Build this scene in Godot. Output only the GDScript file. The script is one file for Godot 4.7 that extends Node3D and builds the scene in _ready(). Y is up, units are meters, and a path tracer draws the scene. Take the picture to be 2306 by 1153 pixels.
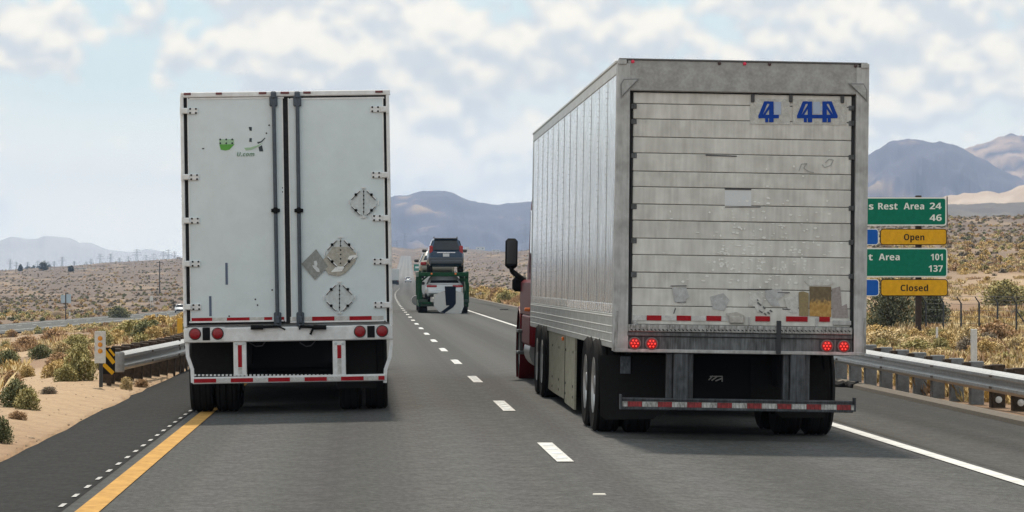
extends Node3D
# A desert motorway seen from behind two articulated lorries. y is up, metres, the road runs along -Z from the camera.

const FOCAL := 7200.0          # of the photograph, in its pixels
const YAW := 2.664
const PITCH := 0.4417
const EYE := Vector3(0, 1.6, 0)
const CROWN := 1.77            # where the carriageway is highest

var names := {}
var mats := {}
var textures := {}
var rng := RandomNumberGenerator.new()
var cam: Camera3D
var noise := FastNoiseLite.new()
var noise_fine := FastNoiseLite.new()

# ------------------------------------------------------------------ geometry collector
class Shape:
	var v := PackedVector3Array()
	var n := PackedVector3Array()
	var uv := PackedVector2Array()
	var c := PackedColorArray()
	var tint := Color.WHITE
	var has_tint := false
	var has_uv := false
	func tri(a: Vector3, b: Vector3, d: Vector3) -> void:      # counter-clockwise seen from outside
		var m := (b - a).cross(d - a)
		if m.length_squared() < 1e-16: return
		m = m.normalized()
		tri_n(a, b, d, m, m, m)
	func tri_n(a: Vector3, b: Vector3, d: Vector3, na: Vector3, nb: Vector3, nd: Vector3) -> void:
		v.append(a); v.append(d); v.append(b)
		n.append(na); n.append(nd); n.append(nb)
		if has_tint:
			c.append(tint); c.append(tint); c.append(tint)
	func tri_uv(ua: Vector2, ub: Vector2, ud: Vector2) -> void:
		uv.append(ua); uv.append(ud); uv.append(ub)
	func quad(a: Vector3, b: Vector3, d: Vector3, e: Vector3) -> void:
		tri(a, b, d); tri(a, d, e)
	func quad_uv(a: Vector3, b: Vector3, d: Vector3, e: Vector3) -> void:
		quad(a, b, d, e)
		has_uv = true
		tri_uv(Vector2(0, 1), Vector2(1, 1), Vector2(1, 0)); tri_uv(Vector2(0, 1), Vector2(1, 0), Vector2(0, 0))
	func face(p: Array, middle: Vector3) -> void:              # a convex polygon turned away from the middle
		var q: Vector3 = Vector3.ZERO
		for a in p: q += a
		q /= p.size()
		var m: Vector3 = (p[1] - p[0]).cross(p[2] - p[0])
		for i in range(1, p.size() - 1):
			if m.dot(q - middle) > 0.0: tri(p[0], p[i], p[i + 1])
			else: tri(p[0], p[i + 1], p[i])
	func box(at: Vector3, s: Vector3, bevel := 0.0, turn := Basis()) -> void:
		var h := s / 2.0
		var b: float = min(bevel, min(h.x, min(h.y, h.z)) * 0.9)
		var pt := func(x: float, y: float, z: float) -> Vector3: return at + turn * Vector3(x, y, z)
		for sx in [-1.0, 1.0]:
			face([pt.call(sx * h.x, -h.y + b, -h.z + b), pt.call(sx * h.x, h.y - b, -h.z + b), pt.call(sx * h.x, h.y - b, h.z - b), pt.call(sx * h.x, -h.y + b, h.z - b)], at)
			face([pt.call(-h.x + b, sx * h.y, -h.z + b), pt.call(h.x - b, sx * h.y, -h.z + b), pt.call(h.x - b, sx * h.y, h.z - b), pt.call(-h.x + b, sx * h.y, h.z - b)], at)
			face([pt.call(-h.x + b, -h.y + b, sx * h.z), pt.call(h.x - b, -h.y + b, sx * h.z), pt.call(h.x - b, h.y - b, sx * h.z), pt.call(-h.x + b, h.y - b, sx * h.z)], at)
			if b > 0.0:
				for sy in [-1.0, 1.0]:
					face([pt.call(sx * h.x, sy * (h.y - b), -h.z + b), pt.call(sx * h.x, sy * (h.y - b), h.z - b), pt.call(sx * (h.x - b), sy * h.y, h.z - b), pt.call(sx * (h.x - b), sy * h.y, -h.z + b)], at)
					face([pt.call(sx * h.x, -h.y + b, sy * (h.z - b)), pt.call(sx * h.x, h.y - b, sy * (h.z - b)), pt.call(sx * (h.x - b), h.y - b, sy * h.z), pt.call(sx * (h.x - b), -h.y + b, sy * h.z)], at)
					face([pt.call(-h.x + b, sx * h.y, sy * (h.z - b)), pt.call(h.x - b, sx * h.y, sy * (h.z - b)), pt.call(h.x - b, sx * (h.y - b), sy * h.z), pt.call(-h.x + b, sx * (h.y - b), sy * h.z)], at)
					for sz in [-1.0, 1.0]:
						face([pt.call(sx * h.x, sy * (h.y - b), sz * (h.z - b)), pt.call(sx * (h.x - b), sy * h.y, sz * (h.z - b)), pt.call(sx * (h.x - b), sy * (h.y - b), sz * h.z)], at)
	func tube(a: Vector3, b: Vector3, r0: float, r1 := -1.0, seg := 10, caps := true) -> void:
		if r1 < 0.0: r1 = r0
		var w := (b - a).normalized()
		var u := w.cross(Vector3.UP if absf(w.y) < 0.9 else Vector3.RIGHT).normalized()
		var t := w.cross(u)
		for i in seg:
			var p := TAU * i / seg
			var q := TAU * (i + 1) / seg
			var dp := u * cos(p) + t * sin(p)
			var dq := u * cos(q) + t * sin(q)
			tri_n(a + dp * r0, b + dq * r1, b + dp * r1, dp, dq, dp) if false else tri_n(a + dq * r0, b + dq * r1, b + dp * r1, dq, dq, dp)
			tri_n(a + dq * r0, b + dp * r1, a + dp * r0, dq, dp, dp)
			if caps:
				tri_n(a, a + dq * r0, a + dp * r0, -w, -w, -w)
				tri_n(b, b + dp * r1, b + dq * r1, w, w, w)
	func ring(at: Vector3, axis: Vector3, profile: Array, seg := 24) -> void:   # a lathed profile of (radius, along the axis)
		var w := axis.normalized()
		var u := w.cross(Vector3.UP if absf(w.y) < 0.9 else Vector3.RIGHT).normalized()
		var t := w.cross(u)
		for k in profile.size() - 1:
			var p0: Vector2 = profile[k]
			var p1: Vector2 = profile[k + 1]
			var along := (p1 - p0).normalized()
			for i in seg:
				var p := TAU * i / seg
				var q := TAU * (i + 1) / seg
				var dp := u * cos(p) + t * sin(p)
				var dq := u * cos(q) + t * sin(q)
				var np := (dp * along.y - w * along.x).normalized()
				var nq := (dq * along.y - w * along.x).normalized()
				var a := at + dp * p0.x + w * p0.y
				var b := at + dq * p0.x + w * p0.y
				var d := at + dq * p1.x + w * p1.y
				var e := at + dp * p1.x + w * p1.y
				tri_n(b, d, e, nq, nq, np)
				tri_n(b, e, a, nq, np, np)
	func prism(poly: PackedVector2Array, z0: float, z1: float, turn := Transform3D()) -> void:
		var idx := Geometry2D.triangulate_polygon(poly)
		var area := 0.0
		for i in poly.size():
			area += poly[i].cross(poly[(i + 1) % poly.size()])
		for i in range(0, idx.size(), 3):
			var a := poly[idx[i]]
			var b := poly[idx[i + 1]]
			var d := poly[idx[i + 2]]
			if (b - a).cross(d - a) < 0.0:
				var k := b
				b = d
				d = k
			tri(turn * Vector3(a.x, a.y, z1), turn * Vector3(b.x, b.y, z1), turn * Vector3(d.x, d.y, z1))
			tri(turn * Vector3(a.x, a.y, z0), turn * Vector3(d.x, d.y, z0), turn * Vector3(b.x, b.y, z0))
		for i in poly.size():
			var a := poly[i]
			var b := poly[(i + 1) % poly.size()]
			if area < 0.0:
				var k := a
				a = b
				b = k
			quad(turn * Vector3(a.x, a.y, z0), turn * Vector3(b.x, b.y, z0), turn * Vector3(b.x, b.y, z1), turn * Vector3(a.x, a.y, z1))
	func sweep(profile: Array, path: Array) -> void:           # a closed profile (across, up) along a level path
		for i in path.size() - 1:
			var a: Vector3 = path[i]
			var b: Vector3 = path[i + 1]
			var f := (b - a).normalized()
			var s := f.cross(Vector3.UP).normalized()
			for k in profile.size():
				var p: Vector2 = profile[k]
				var q: Vector2 = profile[(k + 1) % profile.size()]
				quad(a + s * p.x + Vector3.UP * p.y, b + s * p.x + Vector3.UP * p.y, b + s * q.x + Vector3.UP * q.y, a + s * q.x + Vector3.UP * q.y)
	func loft(rings: Array, caps := true, smooth := false) -> void:   # rings of equal length, each going round the same way
		var m: int = rings[0].size()
		var mid := Vector3.ZERO
		for r in rings:
			for p in r: mid += p / (m * rings.size())
		for i in rings.size() - 1:
			for k in m:
				var a: Vector3 = rings[i][k]
				var b: Vector3 = rings[i][(k + 1) % m]
				var d: Vector3 = rings[i + 1][(k + 1) % m]
				var e: Vector3 = rings[i + 1][k]
				var axis_mid := Vector3.ZERO
				for p in rings[i]: axis_mid += p / (2.0 * m)
				for p in rings[i + 1]: axis_mid += p / (2.0 * m)
				face([a, b, d], axis_mid)
				face([a, d, e], axis_mid)
		if caps:
			for i in [0, rings.size() - 1]:
				face(rings[i], mid)
		if smooth: soften(50.0)
	func soften(angle: float) -> void:                          # share normals between faces that meet at less than this angle
		var at := {}
		for i in v.size():
			var key := Vector3i((v[i] * 2000.0).round())
			if not at.has(key): at[key] = []
			at[key].append(i)
		var old := n.duplicate()
		var most := cos(deg_to_rad(angle))
		for key in at:
			for i in at[key]:
				var s := Vector3.ZERO
				for j in at[key]:
					if old[i].dot(old[j]) > most: s += old[j]
				n[i] = s.normalized()
	func mesh() -> ArrayMesh:
		var arrays := []
		arrays.resize(Mesh.ARRAY_MAX)
		arrays[Mesh.ARRAY_VERTEX] = v
		arrays[Mesh.ARRAY_NORMAL] = n
		if has_uv and uv.size() == v.size(): arrays[Mesh.ARRAY_TEX_UV] = uv
		if has_tint: arrays[Mesh.ARRAY_COLOR] = c
		var m := ArrayMesh.new()
		m.add_surface_from_arrays(Mesh.PRIMITIVE_TRIANGLES, arrays)
		return m

# ------------------------------------------------------------------ naming
func numbered(called: String, parent: Node) -> String:
	var key := str(parent.get_instance_id()) + called
	var k: int = names.get(key, 0)
	names[key] = k + 1
	return called if k == 0 else "%s_%03d" % [called, k]

func obj(called: String, s, m: Material, parent: Node = self, at := Vector3.ZERO, turn := Basis()) -> MeshInstance3D:
	var o := MeshInstance3D.new()
	o.name = numbered(called, parent)
	o.mesh = s.mesh() if s is Shape else s
	o.material_override = m
	o.transform = Transform3D(turn, at)
	parent.add_child(o, true)
	return o

func thing(called: String, label: String, category: String, at := Vector3.ZERO, turn := Basis(), group := "") -> Node3D:
	var o := Node3D.new()
	o.name = numbered(called, self)
	add_child(o, true)
	o.transform = Transform3D(turn, at)
	tag(o, label, category, group)
	return o

func tag(o: Node, label: String, category: String, group := "") -> void:
	o.set_meta("label", label)
	o.set_meta("category", category)
	if group: o.set_meta("group", group)

func struct(called: String, s, m: Material, label := "", kind := "structure") -> MeshInstance3D:
	var o := obj(called, s, m)
	o.set_meta("kind", kind)
	if label: o.set_meta("label", label)
	return o

func copy(o: Node3D, called: String, label: String, category: String, group: String, at: Transform3D) -> Node3D:
	var r: Node3D = o.duplicate()
	r.name = numbered(called, self)
	add_child(r, true)
	r.transform = at
	tag(r, label, category, group)
	return r

# ------------------------------------------------------------------ materials
func col(r: float, g: float, b: float, a := 1.0) -> Color:
	var k := Color(r, g, b).linear_to_srgb()
	k.a = a
	return k

func mat(called: String, c: Color, rough := 0.7, metal := 0.0, texture := "", scale := 1.0, bump := "", bump_strength := 1.0) -> StandardMaterial3D:
	if mats.has(called): return mats[called]
	var m := StandardMaterial3D.new()
	m.resource_name = called
	m.albedo_color = c
	m.roughness = rough
	m.metallic = metal
	if texture:
		m.albedo_texture = textures[texture]
		m.uv1_triplanar = true
		m.uv1_scale = Vector3.ONE * scale
	if bump:
		m.normal_enabled = true
		m.normal_texture = textures[bump]
		m.normal_scale = bump_strength
		m.uv1_triplanar = true
		m.uv1_scale = Vector3.ONE * scale
	mats[called] = m
	return m

func worldly(m: StandardMaterial3D) -> StandardMaterial3D:
	m.uv1_world_triplanar = true
	return m

func noise_image(size: int, seed_: int, freq: float, octaves: int, kind := FastNoiseLite.TYPE_SIMPLEX_SMOOTH, wide := 1.0) -> Image:
	var f := FastNoiseLite.new()
	f.seed = seed_
	f.noise_type = kind
	f.frequency = freq
	f.fractal_octaves = octaves
	f.fractal_gain = 0.55
	var im := f.get_seamless_image(size, int(size * wide))
	im.convert(Image.FORMAT_L8)
	return im

func ramp_texture(called: String, layers: Array, lo: float, hi: float, warm := 0.0) -> void:
	# grey factors about 1 from weighted noise layers, all of one size; warm tints the dark end
	var size: int = layers[0][0].get_width()
	var data := PackedByteArray()
	data.resize(size * size * 3)
	var raw := []
	for l in layers: raw.append(l[0].get_data())
	for i in size * size:
		var x := 0.0
		for k in raw.size(): x += layers[k][1] * raw[k][i]
		x = clampf(x / 255.0, 0.0, 1.0)
		var g := lerpf(lo, hi, x)
		data[3 * i] = int(255.0 * clampf(g + warm * (1.0 - x), 0, 1))
		data[3 * i + 1] = int(255.0 * clampf(g, 0, 1))
		data[3 * i + 2] = int(255.0 * clampf(g - warm * (1.0 - x), 0, 1))
	var im := Image.create_from_data(size, size, false, Image.FORMAT_RGB8, data)
	im.generate_mipmaps()
	textures[called] = ImageTexture.create_from_image(im)

func bump_texture(called: String, im: Image, strength: float) -> void:
	var k: Image = im.duplicate()
	k.convert(Image.FORMAT_RGBA8)
	k.bump_map_to_normal_map(strength)
	textures[called] = ImageTexture.create_from_image(k)

func make_textures() -> void:
	var grain := noise_image(512, 3, 0.22, 3)
	var patch := noise_image(512, 5, 0.012, 4)
	var mid := noise_image(512, 9, 0.05, 3)
	ramp_texture("asphalt", [[grain, 0.4], [patch, 0.2], [mid, 0.4]], 0.45, 1.15)
	bump_texture("asphalt_bump", grain, 3.0)
	ramp_texture("soil", [[grain, 0.35], [mid, 0.35], [patch, 0.3]], 0.62, 1.0, 0.03)
	bump_texture("soil_bump", mid, 5.0)
	ramp_texture("grime", [[patch, 0.6], [mid, 0.4]], 0.72, 1.0, 0.012)
	ramp_texture("clean", [[patch, 0.75], [mid, 0.25]], 0.87, 1.0, 0.006)
	ramp_texture("door_film", [[patch, 0.5], [mid, 0.2], [grain, 0.3]], 0.93, 1.0, 0.003)
	ramp_texture("wood", [[noise_image(256, 12, 0.03, 4), 0.8], [noise_image(256, 13, 0.2, 2), 0.2]], 0.45, 1.0, 0.02)
	# aluminium skin: soft vertical waves, as sheets buckle between rivets
	var h := FastNoiseLite.new()
	h.seed = 4
	h.frequency = 0.02
	h.fractal_octaves = 3
	var im := Image.create(512, 512, false, Image.FORMAT_L8)
	for y in 512:
		for x in 512:
			var b := h.get_noise_3d(x * 1.0, sin(y / 512.0 * TAU) * 14.0, cos(y / 512.0 * TAU) * 14.0)
			var e := h.get_noise_3d((x - 512) * 1.0, sin(y / 512.0 * TAU) * 14.0, cos(y / 512.0 * TAU) * 14.0)
			var t := x / 512.0
			im.set_pixel(x, y, Color.from_hsv(0, 0, clampf(0.5 + 0.6 * lerpf(b, e, t), 0, 1)))
	bump_texture("buckled", im, 6.0)
	# streaked soot for the rear frame: stretched downward
	var streak := Image.create(256, 256, false, Image.FORMAT_L8)
	for y in 256:
		for x in 256:
			var a := h.get_noise_3d(sin(x / 256.0 * TAU) * 300.0, cos(x / 256.0 * TAU) * 300.0, sin(y / 256.0 * TAU) * 25.0)
			var b2 := h.get_noise_3d(sin(x / 256.0 * TAU) * 80.0, cos(x / 256.0 * TAU) * 80.0, 60.0 + cos(y / 256.0 * TAU) * 60.0)
			streak.set_pixel(x, y, Color.from_hsv(0, 0, clampf(0.5 + 0.45 * a + 0.55 * b2, 0, 1)))
	ramp_texture("streaks", [[streak, 1.0]], 0.5, 1.0, 0.01)
	ramp_texture("faint_streaks", [[streak, 0.6], [noise_image(256, 41, 0.02, 4), 0.4]], 0.80, 1.02, 0.008)
	ramp_texture("streaks_soft", [[streak, 0.6], [noise_image(256, 44, 0.03, 4), 0.4]], 0.68, 1.0, 0.008)

# ------------------------------------------------------------------ lie of the land
func curve_x(d: float) -> float:
	if d <= 0.0: return 0.0
	if d < 500.0: return 1.4e-5 * d * d
	return 3.5 + 0.014 * (d - 500.0)

func road_y(d: float) -> float:
	if d < 600.0: return 0.0
	return 21.4 * pow((minf(d, 3200.0) - 600.0) / 1900.0, 1.6)

func right_edge(d: float) -> float:
	return 8.15 + 1.7 * clampf((d - 52.0) / 150.0, 0.0, 1.0)

func cross_y(off: float) -> float:
	if off > 5.6: return -0.0766 - 0.05 * (off - 5.6)
	if off < -2.2: return -0.0794 - 0.03 * (-2.2 - off)
	return -0.02 * absf(off - CROWN)

func road_point(off: float, d: float, lift := 0.0) -> Vector3:
	return Vector3(curve_x(d) + off, road_y(d) + cross_y(off) + lift, -d)

func far_road_x(d: float) -> float:                 # centre of the opposite carriageway
	if d < 540.0: return -42.0 + 0.0635 * (d - 370.0)
	return -31.2 + 0.0635 * 60.0 * (1.0 - exp(-(d - 540.0) / 60.0))

const FAR_ROAD_Y := -3.8
# bearing (x / distance), slope of the skyline, where the land starts to rise, where it is highest
const FAN := [[-0.6, 0.002, 600.0, 2500.0], [-0.1136, 0.0031, 600.0, 2500.0], [-0.06, 0.0067, 620.0, 2500.0], [0.008, 0.0105, 600.0, 2500.0], [0.03, 0.0119, 420.0, 2300.0], [0.055, 0.0133, 330.0, 1900.0], [0.1, 0.0165, 260.0, 1400.0], [0.16, 0.0205, 210.0, 1050.0], [0.185, 0.0216, 190.0, 950.0], [0.21, 0.0221, 190.0, 950.0], [0.7, 0.02, 190.0, 950.0]]

func fan_y(x: float, d: float) -> float:
	if d < 100.0: return 0.0
	var u := x / d
	var a: Array = FAN[0]
	var b: Array = FAN[FAN.size() - 1]
	for i in FAN.size() - 1:
		if u >= FAN[i][0] and u <= FAN[i + 1][0]:
			a = FAN[i]
			b = FAN[i + 1]
			break
	var t := clampf((u - a[0]) / (b[0] - a[0]), 0.0, 1.0)
	var slope := lerpf(a[1], b[1], t)
	var d0 := lerpf(a[2], b[2], t)
	var d1 := lerpf(a[3], b[3], t)
	var s := clampf((d - d0) / (d1 - d0), 0.0, 1.0)
	return (1.6 + slope * d1) * pow(s, 1.15)

func ground_y(x: float, d: float) -> float:
	var off := x - curve_x(d)
	var edge := right_edge(d)
	var left := -3.45 - off
	var right := off - edge
	var e := road_y(d)
	var near := 0.0
	if left > 0.0:
		near = cross_y(-3.45) + 0.10 * smoothstep(0.0, 0.9, left) - 0.17 * maxf(0.0, left - 1.6)
		near = maxf(near, FAR_ROAD_Y)
		near = lerpf(near, 0.0, smoothstep(900.0, 1800.0, d))
	elif right > 0.0:
		near = cross_y(edge) - 0.75 * smoothstep(0.5, 9.0, right)
	else:
		near = -0.55
	if left < 0.0 and right < 0.0: return e + minf(cross_y(off), 0.0) - 0.45 - d * 0.0004
	var away := maxf(left, right)
	if d < 0.0: return near
	var w := smoothstep(6.0, 40.0 + 0.04 * d, away)
	var y := near + lerpf(e, fan_y(x, d), w)
	var rough := smoothstep(1.0, 30.0, away)
	y += rough * (0.25 + minf(d, 1500.0) * 0.0009) * noise.get_noise_2d(x * 1.3, d * 0.6) + 0.05 * smoothstep(0.3, 2.0, away) * noise_fine.get_noise_2d(x * 3.0, d * 3.0)
	if d < 900.0:
		var o := absf(x - far_road_x(d))
		if o < 16.0: y = lerpf(FAR_ROAD_Y - 0.3, y, smoothstep(6.6, 16.0, o)) if o > 6.6 else FAR_ROAD_Y - 0.3
	return y

func at(px: float, py: float, d: float) -> Vector3:  # the point seen at that place of the photograph, on the plane d metres ahead
	var r := cam.basis * Vector3((px - 1153.0) / FOCAL, -(py - 576.5) / FOCAL, -1.0)
	return EYE + r * (d / -r.z)

func on_ground(px: float, d: float) -> Vector3:
	var p := at(px, 632.0, d)
	p.y = ground_y(p.x, d)
	return p

# ------------------------------------------------------------------ scene
func _ready() -> void:
	rng.seed = 20
	noise.seed = 2
	noise.frequency = 0.012
	noise.fractal_octaves = 4
	noise_fine.seed = 8
	noise_fine.frequency = 0.4
	set_camera()
	set_sky()
	make_textures()
	build_land()
	build_mountains()
	build_roads()
	build_left_lorry()
	build_right_lorry()
	build_car_hauler()
	build_guardrails()
	build_big_sign()
	build_small_signs()
	build_far_things()
	build_plants()
	for m in ["sign_green", "sign_white", "sign_yellow", "sign_blue", "sign_ink", "rubber", "black_parts", "chassis", "red_tape", "stripe_yellow", "board_black", "hauler_green", "emblem_blue", "skirt_beige", "strip_dark", "door_seal", "print_green"]:
		mats[m].metallic_specular = 0.18      # dull, weathered surfaces

func set_camera() -> void:
	cam = Camera3D.new()
	cam.name = "camera"
	cam.position = EYE
	cam.rotation_degrees = Vector3(PITCH, -YAW, 0)
	cam.fov = rad_to_deg(2.0 * atan(576.5 / FOCAL))
	cam.near = 0.5
	cam.far = 40000.0
	add_child(cam)

const SKY_W := 4096
const SKY_H := 2048
var cloud := FastNoiseLite.new()
var cloud_soft := FastNoiseLite.new()
func sky_color(az: float, el: float) -> Color:       # degrees; air, thin veil and cumulus
	var p := Vector3(sin(deg_to_rad(az)), cos(deg_to_rad(az)), 0) * 57.3
	var q := Vector3(p.x, p.y, el * 1.7)
	var big := cloud_soft.get_noise_3d(q.x, q.y, q.z)
	var n := cloud.get_noise_3d(q.x, q.y, q.z)
	var up := cloud.get_noise_3d(q.x, q.y, q.z + 0.55)
	var high := smoothstep(0.3, 3.2, el)
	var field := n * 0.95 + big * 0.8 + 0.27 * high - 0.10 * smoothstep(8.0, 40.0, el)
	var cover := smoothstep(0.0, 0.17, field) * (0.25 + 0.75 * smoothstep(0.8, 3.4, el))
	var lit := clampf(0.36 + (n - up) * 2.6 + 0.55 * (field - 0.25), 0.0, 1.0)
	var air := Color8(250, 244, 229).lerp(Color8(199, 224, 228), smoothstep(1.4, 5.0, el)).lerp(Color8(140, 178, 208), smoothstep(8.0, 60.0, el))
	air = air.lerp(Color8(238, 236, 231), clampf(0.5 + 0.8 * big, 0.0, 1.0) * (1.0 - smoothstep(3.0, 8.0, el) * 0.5))
	var puff := Color8(212, 215, 216).lerp(Color8(255, 247, 231), lit)
	var c := air.lerp(puff, cover)
	var g := lerpf(1.0, 0.88, smoothstep(0.8, 4.0, el))     # the haze low down is the brightest air
	return Color(c.r * g, c.g * g, c.b * g)

func set_sky() -> void:
	cloud.seed = 31
	cloud.frequency = 0.42
	cloud.fractal_octaves = 5
	cloud.fractal_gain = 0.68
	cloud_soft.seed = 12
	cloud_soft.frequency = 0.13
	cloud_soft.fractal_octaves = 2
	var small := Image.create(SKY_W / 8, SKY_H / 8, false, Image.FORMAT_RGB8)
	for y in SKY_H / 8:
		var el := 90.0 - (y + 0.5) * 8.0 * 180.0 / SKY_H
		for x in SKY_W / 8:
			small.set_pixel(x, y, sky_color((x + 0.5) * 8.0 * 360.0 / SKY_W - 180.0, el) if el > -1.0 else Color8(150, 140, 125))
	small.resize(SKY_W, SKY_H, Image.INTERPOLATE_CUBIC)
	var y0 := int(SKY_H * (90.0 - 9.0) / 180.0)
	for y in range(y0, SKY_H / 2 + 6):
		var el2 := 90.0 - (y + 0.5) * 180.0 / SKY_H
		for x in SKY_W:
			small.set_pixel(x, y, sky_color((x + 0.5) * 360.0 / SKY_W - 180.0, maxf(el2, 0.0)))
	var m := PanoramaSkyMaterial.new()
	m.panorama = ImageTexture.create_from_image(small)
	var sky := Sky.new()
	sky.sky_material = m
	var e := Environment.new()
	e.background_mode = Environment.BG_SKY
	e.sky = sky
	e.background_energy_multiplier = 1.34
	e.tonemap_mode = Environment.TONE_MAPPER_LINEAR
	e.tonemap_exposure = 1.25
	e.sdfgi_enabled = true
	e.ssao_enabled = true
	e.ssil_enabled = true
	e.fog_enabled = true
	e.fog_density = 0.000095
	e.fog_light_color = Color(0.73, 0.845, 1.0)
	var w := WorldEnvironment.new()
	w.name = "world_environment"
	w.environment = e
	add_child(w)
	var sun := DirectionalLight3D.new()
	sun.name = "sun"
	sun.light_energy = 1.05
	sun.light_color = Color(1.0, 0.96, 0.9)
	sun.light_angular_distance = 4.0
	sun.shadow_enabled = true
	add_child(sun)
	sun.look_at_from_position(Vector3.ZERO, Vector3(0.035, -tan(deg_to_rad(55.0)), 1.0))

func soil_tint(x: float, d: float) -> Color:
	# the colours that the soil itself has: pale sand by the road, ochre flats, grey-brown scrubland further out
	var a := noise.get_noise_2d(x * 0.9 + 300.0, d * 0.35)
	var b := noise.get_noise_2d(x * 3.0 - 90.0, d * 1.2)
	var sand := Color(0.60, 0.43, 0.265)
	var pink := Color(0.37, 0.245, 0.15)
	var brown := Color(0.165, 0.12, 0.10)
	var rust := Color(0.30, 0.165, 0.08)
	var off := x - curve_x(d)
	var c := pink.lerp(sand, smoothstep(-0.1, 0.35, a + b * 0.5))
	c = c.lerp(sand, 1.0 - smoothstep(2.0, 8.0, -4.0 - off) if off < 0.0 and off > -14.0 else 0.0)
	c = c.lerp(rust, 0.6 * smoothstep(0.05, 0.3, -a + b * 0.3))
	c = c.lerp(brown.lerp(sand, 0.45 * smoothstep(0.12, 0.4, b)), 0.9 * smoothstep(200.0, 620.0, d))
	return c

func build_land() -> void:
	var s := Shape.new()
	s.has_tint = true
	var az := []
	var a := -180.0
	while a < 180.0:
		az.append(a)
		a += 0.11 if a > -9.0 and a < 15.0 else 0.6 if a > -25.0 and a < 35.0 else 6.0
	az.append(180.0)
	var rr := [0.0]
	var r := 6.0
	while r < 9800.0:
		rr.append(r)
		r *= 1.022 if r > 18.0 and r < 3500.0 else 1.1
	var grid := []
	var tint := []
	for q in rr:
		var row := PackedVector3Array()
		var trow := PackedColorArray()
		for g in az:
			var x: float = q * sin(deg_to_rad(g))
			var d: float = q * cos(deg_to_rad(g))
			row.append(Vector3(x, ground_y(x, d), -d))
			trow.append(soil_tint(x, d))
		grid.append(row)
		tint.append(trow)
	var st := SurfaceTool.new()
	st.begin(Mesh.PRIMITIVE_TRIANGLES)
	var m := az.size()
	for i in rr.size():
		for k in m:
			st.set_color(tint[i][k])
			st.add_vertex(grid[i][k])
	for i in rr.size() - 1:
		for k in m - 1:
			var p := i * m + k
			st.add_index(p); st.add_index(p + m); st.add_index(p + 1)
			st.add_index(p + 1); st.add_index(p + m); st.add_index(p + m + 1)
	st.generate_normals()
	var soil := worldly(mat("soil", Color.WHITE, 0.95, 0.0, "soil", 0.35, "soil_bump", 0.8))
	soil.vertex_color_use_as_albedo = true
	struct("ground", st.commit(), soil, "sandy desert ground with scattered scrub on both sides of the road")

func ridge(called: String, label: String, line: Array, dist: float, depth: float, base: Color, pale: Color, pale_share: float, seed_: int, gully := 1.0) -> void:
	# line: skyline as (x, y) in the photograph; the range is a height field as deep as it is far
	var f := FastNoiseLite.new()
	f.seed = seed_
	f.frequency = 1.0 / (dist * 0.04)
	f.fractal_type = FastNoiseLite.FRACTAL_RIDGED
	f.fractal_octaves = 5
	var g := FastNoiseLite.new()
	g.seed = seed_ + 1
	g.frequency = 1.0 / (dist * 0.02)
	g.fractal_octaves = 4
	var st := SurfaceTool.new()
	st.begin(Mesh.PRIMITIVE_TRIANGLES)
	var cols := 420
	var rows := 90
	var x0: float = line[0][0]
	var x1: float = line[line.size() - 1][0]
	for i in rows + 1:
		var t := float(i) / rows
		for k in cols + 1:
			var px := lerpf(x0, x1, float(k) / cols)
			var py: float = line[0][1]
			for j in line.size() - 1:
				if px >= line[j][0] and px <= line[j + 1][0]:
					var w: float = (px - line[j][0]) / (line[j + 1][0] - line[j][0])
					py = lerpf(line[j][1], line[j + 1][1], w)
			var d := dist - depth * 0.62 + depth * t
			var p0x := at(px, 632.0, d).x
			var top := at(px, py, dist).y
			top += 0.035 * top * f.get_noise_2d(p0x * 1.6, d * 1.6)
			var p := at(px, 632.0, d)
			var rise := smoothstep(0.0, 0.62, t) if t < 0.62 else 1.0 - smoothstep(0.62, 1.0, t)
			rise = pow(rise, 0.9)
			var cut := f.get_noise_2d(p.x, d * 0.8) * 0.5 + 0.5
			var y := top * rise
			y -= top * gully * cut * rise * (1.0 - rise) * 2.2
			var n := g.get_noise_2d(p.x * 0.8, d * 0.8)
			st.set_color(base.lerp(pale, smoothstep(0.0, 0.35, n + pale_share)))
			st.add_vertex(Vector3(p.x, maxf(y, 0.0) - 3.0, -d))
	for i in rows:
		for k in cols:
			var p := i * (cols + 1) + k
			var q := p + cols + 1
			st.add_index(p); st.add_index(q); st.add_index(p + 1)
			st.add_index(p + 1); st.add_index(q); st.add_index(q + 1)
	st.generate_normals()
	var m := mat("rock_and_haze", Color.WHITE, 0.95)
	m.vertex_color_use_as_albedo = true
	struct(called, st.commit(), m, label)

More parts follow.
